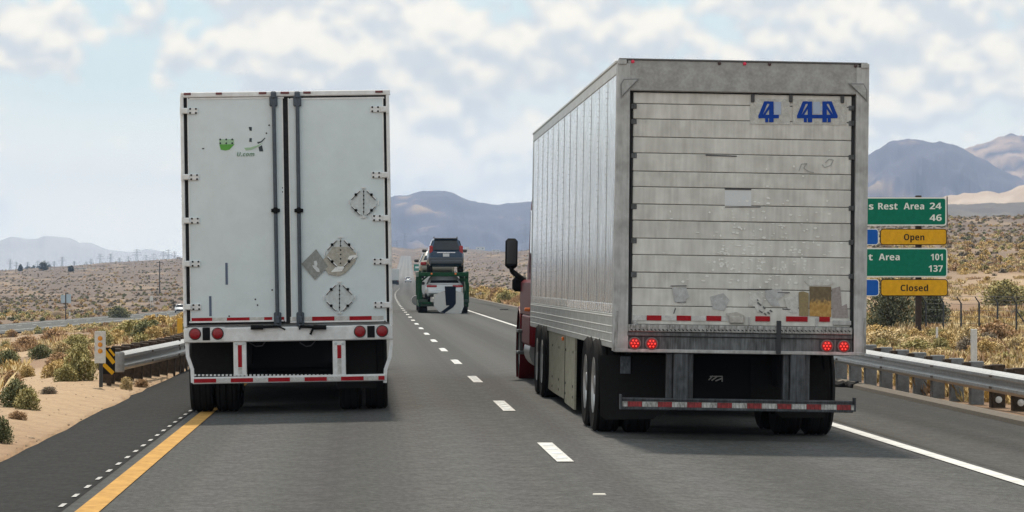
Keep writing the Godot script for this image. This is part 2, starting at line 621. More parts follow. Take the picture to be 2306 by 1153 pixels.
func build_mountains() -> void:
	var rock_and_haze := Color(0.10, 0.095, 0.145)  # rock pulled towards violet-blue, distance haze painted into its colour
	var tan_ := Color(0.34, 0.25, 0.19)
	ridge("mountain", "blue mountain range above the road between the two lorries", [[560, 600], [640, 560], [720, 520], [800, 470], [860, 448], [887, 443], [918, 440], [935, 433], [950, 430], [970, 431], [1000, 430], [1020, 434], [1040, 443], [1058, 452], [1078, 457], [1095, 458], [1120, 461], [1150, 458], [1175, 455], [1200, 452], [1260, 440], [1340, 420], [1430, 430], [1520, 460], [1640, 440], [1760, 400], [1850, 420], [1950, 480], [2040, 560]], 6500.0, 3400.0, rock_and_haze, tan_, -0.28, 51)
	ridge("mountain", "flat-topped blue mountain at the right, beside the silver trailer", [[1620, 560], [1740, 480], [1840, 410], [1900, 375], [1960, 350], [1985, 335], [2003, 322], [2015, 319], [2040, 317], [2080, 318], [2110, 321], [2128, 320], [2145, 327], [2165, 337], [2190, 348], [2215, 362], [2250, 380], [2300, 405], [2380, 420], [2460, 470], [2640, 620]], 5600.0, 3000.0, rock_and_haze, tan_, -0.3, 57)
	ridge("mountain", "paler tan-topped mountain behind the flat-topped one, at the right edge", [[1880, 620], [2040, 420], [2120, 372], [2170, 340], [2200, 332], [2235, 320], [2262, 309], [2284, 305], [2306, 309], [2340, 320], [2420, 350], [2520, 420], [2760, 620]], 7400.0, 3000.0, rock_and_haze, Color(0.42, 0.3, 0.24), 0.3, 63)
	ridge("hill", "low pale sandy hills under the right-hand mountains", [[1700, 620], [1880, 470], [1960, 458], [2050, 452], [2136, 440], [2170, 434], [2200, 432], [2225, 428], [2250, 432], [2280, 425], [2306, 415], [2360, 420], [2480, 460], [2700, 620]], 3600.0, 1100.0, Color(0.42, 0.31, 0.23), Color(0.5, 0.39, 0.3), 0.1, 71, 0.3)
	ridge("plain", "dark distant plain below the pale hills on the right", [[1640, 600], [1880, 470], [2000, 462], [2136, 456], [2200, 455], [2306, 450], [2480, 450], [2760, 600]], 2600.0, 900.0, Color(0.1, 0.085, 0.075), Color(0.14, 0.12, 0.1), -0.1, 75, 0.1)
	ridge("mountain", "faint far-off mountains on the left horizon, almost lost in haze", [[-420, 628], [-160, 560], [-60, 548], [0, 541], [24, 531], [50, 536], [62, 539], [86, 537], [100, 529], [130, 530], [160, 535], [180, 546], [205, 546], [240, 560], [280, 566], [300, 566], [330, 558], [355, 562], [390, 572], [430, 580], [520, 590], [620, 628]], 9300.0, 1200.0, Color(0.52, 0.49, 0.48), Color(0.56, 0.52, 0.5), 0.0, 81, 0.2)  # pale colours hold part of the haze that fades this range

# ------------------------------------------------------------------ roads
func strip(off0, off1, d0: float, d1: float, lift: float, across: int, step: float, tint: Callable, skirt := 0.0) -> ArrayMesh:
	# off0 and off1: numbers or functions of d
	var st := SurfaceTool.new()
	st.begin(Mesh.PRIMITIVE_TRIANGLES)
	var ds := []
	var d := d0
	while d < d1:
		ds.append(d)
		d += maxf(step, d * 0.03) if d > 0.0 else 5.0
	ds.append(d1)
	var m := across + 1 + (2 if skirt > 0.0 else 0)
	for q in ds:
		var a: float = off0.call(q) if off0 is Callable else off0
		var b: float = off1.call(q) if off1 is Callable else off1
		for k in m:
			var j: int = clampi(k - 1, 0, across) if skirt > 0.0 else k
			var off := lerpf(a, b, float(j) / across)
			var p := road_point(off, q, lift)
			if skirt > 0.0 and (k == 0 or k == m - 1):
				p.y -= skirt
				p.x += -0.05 if k == 0 else 0.05
			st.set_color(tint.call(off, q))
			st.add_vertex(p)
	for i in ds.size() - 1:
		for k in m - 1:
			var p := i * m + k
			st.add_index(p); st.add_index(p + m); st.add_index(p + 1)
			st.add_index(p + 1); st.add_index(p + m); st.add_index(p + m + 1)
	st.generate_normals()
	return st.commit()

func plain_tint(c: Color) -> Callable:
	return func(_o: float, _d: float) -> Color: return c

func build_roads() -> void:
	var asphalt := worldly(mat("asphalt", Color.WHITE, 0.88, 0.0, "asphalt", 0.55, "asphalt_bump", 0.6))
	asphalt.vertex_color_use_as_albedo = true
	asphalt.metallic_specular = 0.15
	var lane_tint := func(off: float, d: float) -> Color:
		var w := noise.get_noise_2d(off * 9.0, d * 0.25)
		# polished wheel tracks and the darker oily middle of each lane are wear of the surface itself
		var inlane := absf(fposmod(off + 2.0, 3.7) - 1.85)
		var track := exp(-pow((inlane - 0.95) / 0.35, 2.0))
		var seam := exp(-pow((off - 1.98) / 0.10, 2.0))
		var k := 0.146 + 0.024 * track + 0.016 * w - 0.02 * seam - 0.02 * exp(-pow(inlane / 0.35, 2.0))
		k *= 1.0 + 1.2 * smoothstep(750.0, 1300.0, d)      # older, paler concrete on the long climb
		return Color(k * 1.0, k * 0.99, k * 0.97)
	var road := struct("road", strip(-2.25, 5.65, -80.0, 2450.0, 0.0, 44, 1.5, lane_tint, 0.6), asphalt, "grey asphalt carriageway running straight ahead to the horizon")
	var ls_tint := func(off: float, d: float) -> Color:
		var k := 0.058 + 0.008 * noise.get_noise_2d(off * 8.0, d * 0.4)
		return Color(k, k, k)
	var ragged := func(d: float) -> float: return -3.45 + 0.07 * noise_fine.get_noise_1d(d * 2.2) + 0.05 * noise.get_noise_1d(d * 8.0)
	struct("shoulder_left", strip(ragged, -2.2, -80.0, 1000.0, 0.004, 8, 0.35, ls_tint, 0.5), asphalt, "narrow dark shoulder beside the yellow line")
	var rs_tint := func(off: float, d: float) -> Color:
		var smear := smoothstep(0.1, 0.5, noise.get_noise_2d(off * 30.0, d * 0.5))
		var k := 0.135 - 0.045 * smear
		return Color(k * 1.02, k, k * 0.95)
	struct("shoulder_right", strip(5.6, right_edge, -80.0, 1000.0, 0.004, 16, 1.0, rs_tint, 0.5), asphalt, "wide grey shoulder on the right, streaked with old rubber")
	# markings
	var paint := worldly(mat("white_paint", col(0.78, 0.78, 0.76), 0.7, 0.0, "grime", 0.6))
	var yellow := worldly(mat("yellow_paint", col(0.64, 0.37, 0.115), 0.8, 0.0, "grime", 0.5))
	paint.metallic_specular = 0.2
	var worn_paint := worldly(mat("worn_paint", col(0.5, 0.5, 0.49), 0.8, 0.0, "grime", 2.0))
	yellow.metallic_specular = 0.15
	var white := plain_tint(Color.WHITE)
	obj("yellow_edge_line", strip(-2.09, -1.91, -40.0, 640.0, 0.008, 1, 1.5, white), yellow, road)
	obj("white_edge_line", strip(5.34, 5.50, -40.0, 700.0, 0.008, 1, 1.5, white), paint, road)
	var period := 11.0
	for k in 60:
		var d := 7200.0 * 1.6 / 390.0 - 1.4 + (k - 2) * period
		if d > 640.0: break
		obj("lane_dash", strip(CROWN - 0.075, CROWN + 0.075, d, d + 3.3, 0.008, 1, 0.8, white), paint, road)
		if d < 120.0:
			for j in 4:
				var dot := Shape.new()
				var p := road_point(CROWN + 0.0, d + 0.5 + j * 0.75, 0.008)
				dot.ring(p, Vector3.UP, [Vector2(0.055, 0.0), Vector2(0.042, 0.012), Vector2(0.0, 0.016)], 12)
				obj("road_dot", dot, mat("ceramic", col(0.8, 0.8, 0.78), 0.35), road)
	for k in 46:                                   # short white marks of the rumble strip beside the yellow line
		var d2 := 20.5 + k * 1.08
		obj("rumble_mark", strip(-2.26, -2.222, d2, d2 + 0.36, 0.012, 1, 0.4, white), worn_paint, road)
	for q in [[1350, 1111, 23.9]]:
		var stud := Shape.new()
		stud.box(at(q[0], q[1], q[2]) * Vector3(1, 0, 1) + Vector3(0, -0.01, 0), Vector3(0.11, 0.03, 0.1), 0.012)
		obj("road_stud", stud, mat("stud", col(0.62, 0.58, 0.5), 0.4), road)
	# asphalt dike along the right shoulder
	var dike := Shape.new()
	var path := []
	for k in 150:
		var d3 := 26.0 + k * (1.0 if k < 60 else 5.0)
		if k >= 60: d3 = 86.0 + (k - 60) * 5.0
		path.append(road_point(right_edge(d3) + 0.08, d3, 0.0))
	dike.sweep([Vector2(-0.10, -0.1), Vector2(-0.07, 0.06), Vector2(0.02, 0.095), Vector2(0.2, 0.07), Vector2(0.3, -0.2)], path)
	struct("kerb", dike, worldly(mat("dike", col(0.2, 0.175, 0.14), 0.95, 0.0, "soil", 0.9)), "low sandy asphalt kerb along the right shoulder")
	# the other carriageway
	var st := SurfaceTool.new()
	st.begin(Mesh.PRIMITIVE_TRIANGLES)
	var lines := [Shape.new(), Shape.new(), Shape.new()]
	var d4 := 60.0
	var rows := []
	while d4 < 900.0:
		rows.append(d4)
		d4 += 8.0
	for q in rows:
		for off in [-6.4, -4.6, 0.0, 4.6, 6.4]:
			var k2 := 0.20 if absf(off) < 5.0 else 0.165
			st.set_color(Color(k2, k2, k2 * 0.97))
			st.add_vertex(Vector3(far_road_x(q) + off, FAR_ROAD_Y - 0.02 * absf(off), -q))
	for i in rows.size() - 1:
		for k in 4:
			var p := i * 5 + k
			st.add_index(p); st.add_index(p + 5); st.add_index(p + 1)
			st.add_index(p + 1); st.add_index(p + 5); st.add_index(p + 6)
	st.generate_normals()
	var far_road := struct("opposite_road", st.commit(), asphalt, "opposite carriageway beyond the scrubby median on the left")
	for i in rows.size() - 1:
		for e in [-3.9, 3.9]:
			var y: float = FAR_ROAD_Y - 0.02 * 3.9 + 0.012
			var a := Vector3(far_road_x(rows[i]) + e, y, -rows[i])
			var b := Vector3(far_road_x(rows[i + 1]) + e, y, -rows[i + 1])
			lines[0 if e < 0 else 1].quad(a - Vector3(0.12, 0, 0), a + Vector3(0.12, 0, 0), b + Vector3(0.12, 0, 0), b - Vector3(0.12, 0, 0))
	obj("edge_line", lines[0], paint, far_road)
	obj("edge_line", lines[1], paint, far_road)
	for i in range(0, 54):
		var q2 := 240.0 + i * 11.0
		var dash := Shape.new()
		var a2 := Vector3(far_road_x(q2), FAR_ROAD_Y + 0.012, -q2)
		var b2 := Vector3(far_road_x(q2 + 3.3), FAR_ROAD_Y + 0.012, -q2 - 3.3)
		dash.quad(a2 - Vector3(0.12, 0, 0), a2 + Vector3(0.12, 0, 0), b2 + Vector3(0.12, 0, 0), b2 - Vector3(0.12, 0, 0))
		obj("lane_dash", dash, paint, far_road)

# ------------------------------------------------------------------ lorries
class Rear:                                          # a vehicle's rear plane: measured places in the photograph become its own metres
	var root: Node3D
	var d := 10.0
	var host
	func p(px: float, py: float, z := 0.0) -> Vector3:
		var w: Vector3 = root.transform.affine_inverse() * host.at(px, py, d)
		return Vector3(w.x, w.y, z)
	func s() -> float: return 7200.0 / d
	func box(shape: Shape, x0: float, y0: float, x1: float, y1: float, z0: float, z1: float, bevel := 0.0) -> void:
		var m := p((x0 + x1) / 2.0, (y0 + y1) / 2.0, (z0 + z1) / 2.0)
		shape.box(m, Vector3(absf(x1 - x0) / s(), absf(y1 - y0) / s(), absf(z1 - z0)), bevel)
	func part(called: String, m: Material, x0: float, y0: float, x1: float, y1: float, z0: float, z1: float, bevel := 0.0, parent: Node3D = null) -> MeshInstance3D:
		var sh := Shape.new()
		box(sh, x0, y0, x1, y1, z0, z1, bevel)
		return host.obj(called, sh, m, parent if parent else root)
	func poly(points: Array) -> PackedVector2Array:
		var out := PackedVector2Array()
		for q in points:
			var w := p(q[0], q[1])
			out.append(Vector2(w.x, w.y))
		return out
	func flat(called: String, m: Material, points: Array, z0: float, z1: float, parent: Node3D = null) -> MeshInstance3D:
		var sh := Shape.new()
		sh.prism(poly(points), z0, z1)
		return host.obj(called, sh, m, parent if parent else root)
	func bar(shape: Shape, a: Array, b: Array, wide: float, z0: float, z1: float) -> void:   # a straight bar between two places, wide in pixels
		var u := Vector2(b[0] - a[0], b[1] - a[1]).normalized()
		var n := Vector2(-u.y, u.x) * wide / 2.0
		shape.prism(poly([[a[0] + n.x, a[1] + n.y], [b[0] + n.x, b[1] + n.y], [b[0] - n.x, b[1] - n.y], [a[0] - n.x, a[1] - n.y]]), z0, z1)

func rubber() -> StandardMaterial3D: return mat("rubber", col(0.022, 0.021, 0.021), 0.85, 0.0, "clean", 2.0)
func black() -> StandardMaterial3D: return mat("black_parts", col(0.012, 0.012, 0.013), 0.7)
func chassis() -> StandardMaterial3D: return mat("chassis", col(0.014, 0.015, 0.017), 0.8)
func red_tape() -> StandardMaterial3D: return mat("red_tape", col(0.46, 0.022, 0.03), 0.45, 0.0, "grime", 1.5)
func white_tape() -> StandardMaterial3D: return mat("white_tape", col(0.72, 0.72, 0.71), 0.5, 0.0, "grime", 2.0)

func add_wheel(root: Node3D, at_: Vector3, side: float, r := 0.5, w := 0.28, rim_metal := true) -> void:
	var t := Shape.new()
	t.ring(at_, Vector3(side, 0, 0), [Vector2(r * 0.58, -w / 2), Vector2(r * 0.93, -w / 2), Vector2(r, -w / 2 + 0.03), Vector2(r, -0.09), Vector2(r - 0.014, -0.085), Vector2(r - 0.014, -0.065), Vector2(r, -0.06), Vector2(r, -0.01), Vector2(r - 0.014, -0.005), Vector2(r - 0.014, 0.015), Vector2(r, 0.02), Vector2(r, 0.07), Vector2(r - 0.014, 0.075), Vector2(r - 0.014, 0.095), Vector2(r, 0.1), Vector2(r, w / 2 - 0.03), Vector2(r * 0.93, w / 2), Vector2(r * 0.58, w / 2 - 0.015)] if w > 0.24 else [Vector2(r * 0.6, -w / 2), Vector2(r * 0.93, -w / 2), Vector2(r, -w / 2 + 0.03), Vector2(r, w / 2 - 0.03), Vector2(r * 0.93, w / 2), Vector2(r * 0.6, w / 2 - 0.015)], 36)
	var tyre := obj("tyre", t, rubber(), root)
	var m := Shape.new()
	m.ring(at_, Vector3(side, 0, 0), [Vector2(r * 0.58, -w / 2), Vector2(r * 0.6, w / 2 - 0.01), Vector2(r * 0.5, w / 2 - 0.03), Vector2(r * 0.42, w / 2 - 0.1), Vector2(r * 0.25, w / 2 - 0.11), Vector2(r * 0.2, w / 2 - 0.02), Vector2(0.0, w / 2 - 0.01)], 24)
	for k in 10:
		var a := TAU * k / 10.0
		m.box(at_ + Vector3(side * (w / 2 - 0.09), sin(a) * r * 0.34, cos(a) * r * 0.34), Vector3(0.05, 0.03, 0.03))
	obj("rim", m, mat("rim_steel", col(0.5, 0.5, 0.5), 0.35, 0.8, "clean", 1.0) if rim_metal else mat("rim_dark", col(0.1, 0.1, 0.1), 0.5, 0.5), tyre)

func add_axles(root: Node3D, zs: Array, half: float, shift := 0.0, r := 0.5) -> void:
	for z in zs:
		for s in [-1.0, 1.0]:
			add_wheel(root, Vector3(shift + s * (half - 0.14), r, z), s, r)
			add_wheel(root, Vector3(shift + s * (half - 0.47), r, z), s, r)
		var a := Shape.new()
		a.tube(Vector3(shift - half + 0.3, r, z), Vector3(shift + half - 0.3, r, z), 0.075)
		a.box(Vector3(shift - 0.5, r + 0.22, z), Vector3(0.18, 0.26, 0.5), 0.03)
		a.box(Vector3(shift + 0.5, r + 0.22, z), Vector3(0.18, 0.26, 0.5), 0.03)
		obj("axle", a, chassis(), root)

func add_tractor(root: Node3D, x: float, z: float, paint: Material, roof_paint: Material) -> void:
	# z: back of the cab; everything further forward is negative
	var side := Basis(Vector3(0, 0, -1), Vector3.UP, Vector3.RIGHT)
	var cab := Shape.new()
	cab.prism(PackedVector2Array([Vector2(0.0, 1.05), Vector2(3.55, 1.05), Vector2(3.55, 1.85), Vector2(3.2, 2.0), Vector2(2.75, 2.85), Vector2(2.3, 3.0), Vector2(0.0, 3.0)]), -1.09, 1.09, Transform3D(side, Vector3(x, 0, z)))
	var c := obj("cab", cab, paint, root)
	var fair := Shape.new()
	fair.loft([[Vector3(x - 1.1, 3.003, z), Vector3(x + 1.1, 3.003, z), Vector3(x + 1.06, 3.9, z), Vector3(x + 1.0, 4.0, z), Vector3(x - 1.0, 4.0, z), Vector3(x - 1.06, 3.9, z)], [Vector3(x - 1.09, 3.003, z - 1.3), Vector3(x + 1.09, 3.003, z - 1.3), Vector3(x + 1.02, 3.7, z - 1.3), Vector3(x + 0.95, 3.8, z - 1.3), Vector3(x - 0.95, 3.8, z - 1.3), Vector3(x - 1.02, 3.7, z - 1.3)], [Vector3(x - 1.04, 3.003, z - 2.4), Vector3(x + 1.04, 3.003, z - 2.4), Vector3(x + 1.0, 3.1, z - 2.4), Vector3(x + 0.8, 3.14, z - 2.4), Vector3(x - 0.8, 3.14, z - 2.4), Vector3(x - 1.0, 3.1, z - 2.4)]])
	obj("roof_fairing", fair, roof_paint, root)
	var lower := Shape.new()
	lower.box(Vector3(x, 1.34, z - 1.75), Vector3(2.42, 0.6, 3.5), 0.05)
	obj("lower_cab", lower, paint, root)
	var hood := Shape.new()
	hood.loft([[Vector3(x - 1.12, 1.0, z - 3.56), Vector3(x + 1.12, 1.0, z - 3.56), Vector3(x + 1.05, 1.7, z - 3.56), Vector3(x + 0.8, 1.85, z - 3.56), Vector3(x - 0.8, 1.85, z - 3.56), Vector3(x - 1.05, 1.7, z - 3.56)], [Vector3(x - 1.05, 0.75, z - 4.9), Vector3(x + 1.05, 0.75, z - 4.9), Vector3(x + 0.95, 1.45, z - 4.9), Vector3(x + 0.7, 1.65, z - 4.9), Vector3(x - 0.7, 1.65, z - 4.9), Vector3(x - 0.95, 1.45, z - 4.9)]])
	obj("hood", hood, paint, root)
	var bump := Shape.new()
	bump.box(Vector3(x, 0.62, z - 5.0), Vector3(2.35, 0.4, 0.3), 0.06)
	obj("front_bumper", bump, mat("bumper_grey", col(0.1, 0.1, 0.1), 0.5), root)
	var glass := mat("cab_glass", col(0.02, 0.022, 0.025), 0.08)
	var ws := Shape.new()
	ws.box(Vector3(x, 2.44, z - 3.0), Vector3(2.1, 0.8, 0.03), 0.0, Basis(Vector3.RIGHT, deg_to_rad(27)))
	obj("windscreen", ws, glass, root)
	for s in [-1.0, 1.0]:
		var w := Shape.new()
		w.box(Vector3(x + s * 1.093, 2.42, z - 2.25), Vector3(0.012, 0.7, 0.75), 0.0)
		obj("side_window", w, glass, root)
		var w2 := Shape.new()
		w2.box(Vector3(x + s * 1.093, 2.4, z - 0.65), Vector3(0.012, 0.55, 0.4), 0.0)
		obj("sleeper_window", w2, glass, root)
		var seam := Shape.new()
		seam.box(Vector3(x + s * 1.093, 2.3, z - 1.5), Vector3(0.014, 1.2, 0.02))
		seam.box(Vector3(x + s * 1.093, 2.25, z - 2.7), Vector3(0.014, 1.0, 0.02))
		obj("door_seam", seam, black(), root)
		var tank := Shape.new()
		tank.tube(Vector3(x + s * 0.93, 0.5, z - 0.45), Vector3(x + s * 0.93, 0.5, z - 2.2), 0.27, 0.27, 24)
		obj("fuel_tank", tank, mat("tank_alu", col(0.3, 0.3, 0.3), 0.35, 0.9), root)
		var fend := Shape.new()
		fend.box(Vector3(x + s * 1.14, 0.84, z - 1.3), Vector3(0.16, 0.5, 2.5), 0.04)
		obj("side_skirt", fend, paint, root)
		var step := Shape.new()
		step.box(Vector3(x + s * 1.2, 0.45, z - 2.6), Vector3(0.18, 0.05, 0.6), 0.01)
		step.box(Vector3(x + s * 1.2, 0.8, z - 2.6), Vector3(0.18, 0.05, 0.6), 0.01)
		step.box(Vector3(x + s * 1.22, 0.62, z - 2.6), Vector3(0.05, 0.35, 0.05), 0.01)
		obj("cab_step", step, mat("bumper_grey", col(0.1, 0.1, 0.1), 0.5), root)
		var arch := Shape.new()
		arch.ring(Vector3(x + s * 1.06, 0.52, z - 3.7), Vector3(s, 0, 0), [Vector2(0.62, -0.16), Vector2(0.68, -0.16), Vector2(0.68, 0.16), Vector2(0.62, 0.16)], 28)
		obj("wheel_arch", arch, paint, root)
		var lamp := Shape.new()
		lamp.box(Vector3(x + s * 1.25, 1.17, z - 0.22), Vector3(0.1, 0.06, 0.12), 0.015)
		obj("marker_light", lamp, mat("orange_lens", col(0.75, 0.16, 0.02), 0.3), root)
		# mirrors: an upright main glass on a bent arm and a smaller wide-angle one below
		var mx: float = x + s * 1.37
		var mz: float = z - 3.35
		var mm := Shape.new()
		mm.box(Vector3(mx, 2.07, mz), Vector3(0.205, 0.5, 0.13), 0.045)
		var housing := obj("mirror", mm, black(), root)
		var mg := Shape.new()
		mg.box(Vector3(mx, 2.09, mz + 0.068), Vector3(0.16, 0.38, 0.008), 0.0)
		obj("mirror_glass", mg, mat("mirror_glass", col(0.09, 0.095, 0.1), 0.1, 0.6), housing)
		var ma := Shape.new()
		ma.tube(Vector3(mx, 1.84, mz), Vector3(mx - s * 0.02, 1.76, mz), 0.04)
		ma.tube(Vector3(mx - s * 0.02, 1.77, mz), Vector3(x + s * 1.15, 1.62, mz + 0.1), 0.045)
		ma.box(Vector3(mx - s * 0.12, 1.56, mz + 0.02), Vector3(0.2, 0.24, 0.12), 0.05)
		obj("mirror_arm", ma, black(), root)
		add_wheel(root, Vector3(x + s * 1.05, 0.52, z - 3.7), s, 0.52, 0.3)
	var rail := Shape.new()
	rail.box(Vector3(x - 0.43, 0.9, z + 1.2), Vector3(0.1, 0.26, 7.4))
	rail.box(Vector3(x + 0.43, 0.9, z + 1.2), Vector3(0.1, 0.26, 7.4))
	rail.box(Vector3(x, 1.06, z + 4.2), Vector3(0.9, 0.12, 0.9), 0.03)
	obj("chassis_rail", rail, chassis(), root)

func text_mesh(words: String, depth: float) -> TextMesh:
	var t := TextMesh.new()
	var f := SystemFont.new()
	f.font_names = PackedStringArray(["Droid Sans"])
	f.font_weight = 700
	t.font = f
	t.font_size = 64
	t.pixel_size = 0.01
	t.depth = depth
	t.text = words
	return t

func lettering(called: String, words: String, m: Material, parent: Node3D, x0: float, x1: float, base_y: float, cap: float, z: float, lean := 0.0) -> MeshInstance3D:
	# words from x0 to x1, capitals of that height standing on base_y
	var t := text_mesh(words, 0.01)
	var box := t.get_aabb()
	var h := text_mesh("H", 0.01).get_aabb()
	var sx := (x1 - x0) / box.size.x
	var sy := cap / h.size.y
	var o := MeshInstance3D.new()
	o.name = numbered(called, parent)
	o.mesh = t
	o.material_override = m
	o.transform = Transform3D(Basis(Vector3(sx, 0, 0), Vector3(lean * sy, sy, 0), Vector3(0, 0, 1)), Vector3((x0 + x1) / 2.0 - (box.position.x + box.size.x / 2.0) * sx, base_y - h.position.y * sy, z))
	parent.add_child(o, true)
	return o

func build_left_lorry() -> void:
	var R := Rear.new()
	R.host = self
	R.d = 39.86
	var px := at(648, 900, R.d).x
	var roll := Basis(Vector3(0, 0, 1), deg_to_rad(0.95))
	R.root = thing("lorry", "white articulated lorry with twin rear doors, driving over the yellow line", "lorry", Vector3(px, cross_y(px) + 0.0, -R.d), roll)
	var r := R.root
	var white := mat("white_paint_body", col(0.72, 0.75, 0.765), 0.35, 0.0, "clean", 0.5)
	var frame := mat("white_frame", col(0.84, 0.85, 0.865), 0.4, 0.0, "clean", 1.2)
	var door_m := mat("white_door", col(0.69, 0.765, 0.80), 0.42, 0.0, "door_film", 0.5)
	var seal := mat("door_seal", col(0.045, 0.045, 0.05), 0.8, 0.0, "grime", 2.0)
	var rod_m := mat("rod_steel", col(0.085, 0.11, 0.145), 0.45, 0.3, "grime", 2.0)
	var dark := black()
	var top: float = R.p(643, 205).y
	# trailer body
	var b := Shape.new()
	b.box(Vector3(R.p(643, 500).x, (top + 1.0) / 2.0, -8.13), Vector3(2.575, top - 1.0, 16.0), 0.02)
	obj("trailer_body", b, white, r)
	# rear frame: header, posts, sill
	R.part("frame_header", frame, 408, 205, 878, 217, -0.14, 0.02, 0.01)
	for q in [[414, 430], [486, 500], [583, 600], [632, 651], [683, 700], [845, 862]]: R.part("header_light", mat("lens_dark", col(0.14, 0.03, 0.035), 0.25), q[0], 206.5 - (q[0] - 643) * 0.012, q[1], 211.5 - (q[0] - 643) * 0.012, 0.015, 0.035, 0.004)
	R.part("frame_post", frame, 409.5, 217, 417, 736, -0.14, 0.02, 0.008).set_meta("label", "left white corner post")
	R.part("frame_post", frame, 873, 213, 880.5, 733, -0.14, 0.02, 0.008).set_meta("label", "right white corner post")
	R.part("door_gasket", seal, 417.5, 217.5, 873, 728, -0.13, -0.028)
	R.part("sill", frame, 415.5, 735.5, 883.5, 768, -0.3, 0.03, 0.012)
	# doors
	var doors := []
	for k in 2:
		var x0 := 425.5 if k == 0 else 652.5
		var x1 := 640.0 if k == 0 else 866.5
		var yo := -(x0 + x1 - 1290) / 2.0 * 0.0
		var dr := R.part("door", door_m, x0, 221 + yo, x1, 724 + yo, -0.05, 0.0, 0.008)
		doors.append(dr)
		var lip := Shape.new()
		R.box(lip, x0 + 1.5, 219.5, x1 - 1.5, 223.0, -0.03, 0.008)
		R.box(lip, x0 + 1.5, 722, x1 - 1.5, 725.5, -0.03, 0.008)
		R.box(lip, x0 - 0.5, 221, x0 + 2.0, 724, -0.03, 0.008)
		R.box(lip, x1 - 2.0, 221, x1 + 0.5, 724, -0.03, 0.008)
		obj("door_edge", lip, frame, dr)
	var hinge_y := [[250, 399, 497, 594, 691.5], [246, 394, 491, 589, 686.5]]
	for k in 2:
		for y in hinge_y[k]:
			var lean: float = (y - 470.0) * 0.0165
			var x0: float = (409.0 if k == 0 else 838.0) + lean
			var h := Shape.new()
			R.box(h, x0 + (0 if k == 0 else 24), y - 6.5, x0 + (18 if k == 0 else 41), y + 6.5, -0.01, 0.05, 0.01)
			R.box(h, x0 + (16 if k == 0 else 0), y - 7, x0 + (40 if k == 0 else 25), y + 7, 0.0, 0.018, 0.005)
			var tubex: float = x0 + (3 if k == 0 else 38)
			h.tube(R.p(tubex, y + 9, 0.035), R.p(tubex, y - 9, 0.035), 0.017, 0.017, 8)
			var ho := obj("hinge", h, frame, doors[k])
			var bolt := Shape.new()
			for c in 2:
				for e in 2: R.box(bolt, x0 + (23 if k == 0 else 4) + c * 13.0 - 2.0, y - 4.6 + e * 9.2 - 1.9, x0 + (23 if k == 0 else 4) + c * 13.0 + 2.0, y - 4.6 + e * 9.2 + 1.9, 0.016, 0.028, 0.004)
			obj("hinge_bolt", bolt, dark, doors[k]).set_meta("kind", "stuff")
	# locking rods with cams, guides and handles
	for k in 2:
		var xt := 616.0 + k * 53.5
		var xb := 625.5 + k * 51.0
		var rod := Shape.new()
		rod.tube(R.p(xt, 211, 0.035), R.p(xb, 738, 0.035), 0.024, 0.024, 12)
		var ro := obj("lock_rod", rod, rod_m, doors[k])
		var cams := Shape.new()
		R.box(cams, xt - 9, 217, xt + 9, 240, 0.0, 0.055, 0.012)
		R.box(cams, xt - 6, 206, xt + 6, 222, 0.0, 0.07, 0.012)
		var cams2 := Shape.new()
		R.box(cams2, xb - 8.5, 703, xb + 8.5, 735, 0.0, 0.05, 0.012)
		R.box(cams2, xb - 6, 712, xb + 6, 729, 0.03, 0.075, 0.015)
		obj("rod_cam", cams, rod_m, doors[k])
		obj("rod_cam", cams2, rod_m, doors[k])
		var guide := Shape.new()
		var xm := lerpf(xt, xb, 0.5)
		R.box(guide, xm - 10, 470, xm + 10, 478, 0.0, 0.03, 0.006)
		R.box(guide, xm - 5.5, 467, xm + 5.5, 481, 0.01, 0.075, 0.015)
		obj("rod_guide", guide, dark, doors[k])
		var hd := Shape.new()
		hd.tube(R.p(565 if k == 0 else 735, 737, 0.075), R.p(593 if k == 0 else 706, 737, 0.075), 0.03, 0.03, 10)
		hd.tube(R.p(593 if k == 0 else 706, 736, 0.07), R.p(xb, 735, 0.05), 0.018, 0.018, 8)
		hd.tube(R.p(xb, 734, 0.05), R.p(xb + (17 if k == 0 else -2), 742, 0.06), 0.011, 0.011, 6)
		if k == 1: hd.tube(R.p(706, 738, 0.07), R.p(699, 753, 0.06), 0.014, 0.016, 6)
		obj("door_handle", hd, dark, r)
	# reflective tape along the foot of the doors
	for q in [[430, 478, 0], [511, 562, 0], [595, 613, 0], [632, 640, 0], [703, 753, 1], [787, 837, 1]]:
		R.part("tape", red_tape(), q[0], 713.5 - (q[0] - 643) * 0.011, q[1], 723.0 - (q[0] - 643) * 0.011, 0.001, 0.005, 0.0, doors[q[2]])
	for q in [[478.5, 510.5, 0], [562.5, 594.5, 0], [653.5, 667, 1], [684, 702.5, 1], [753.5, 786.5, 1], [837.5, 864, 1]]:
		R.part("tape", white_tape(), q[0], 713.5 - (q[0] - 643) * 0.011, q[1], 723.0 - (q[0] - 643) * 0.011, 0.001, 0.005, 0.0, doors[q[2]])
	# hazard placard holders
	var tin := mat("tin", col(0.62, 0.67, 0.69), 0.4, 0.2, "clean", 2.5)
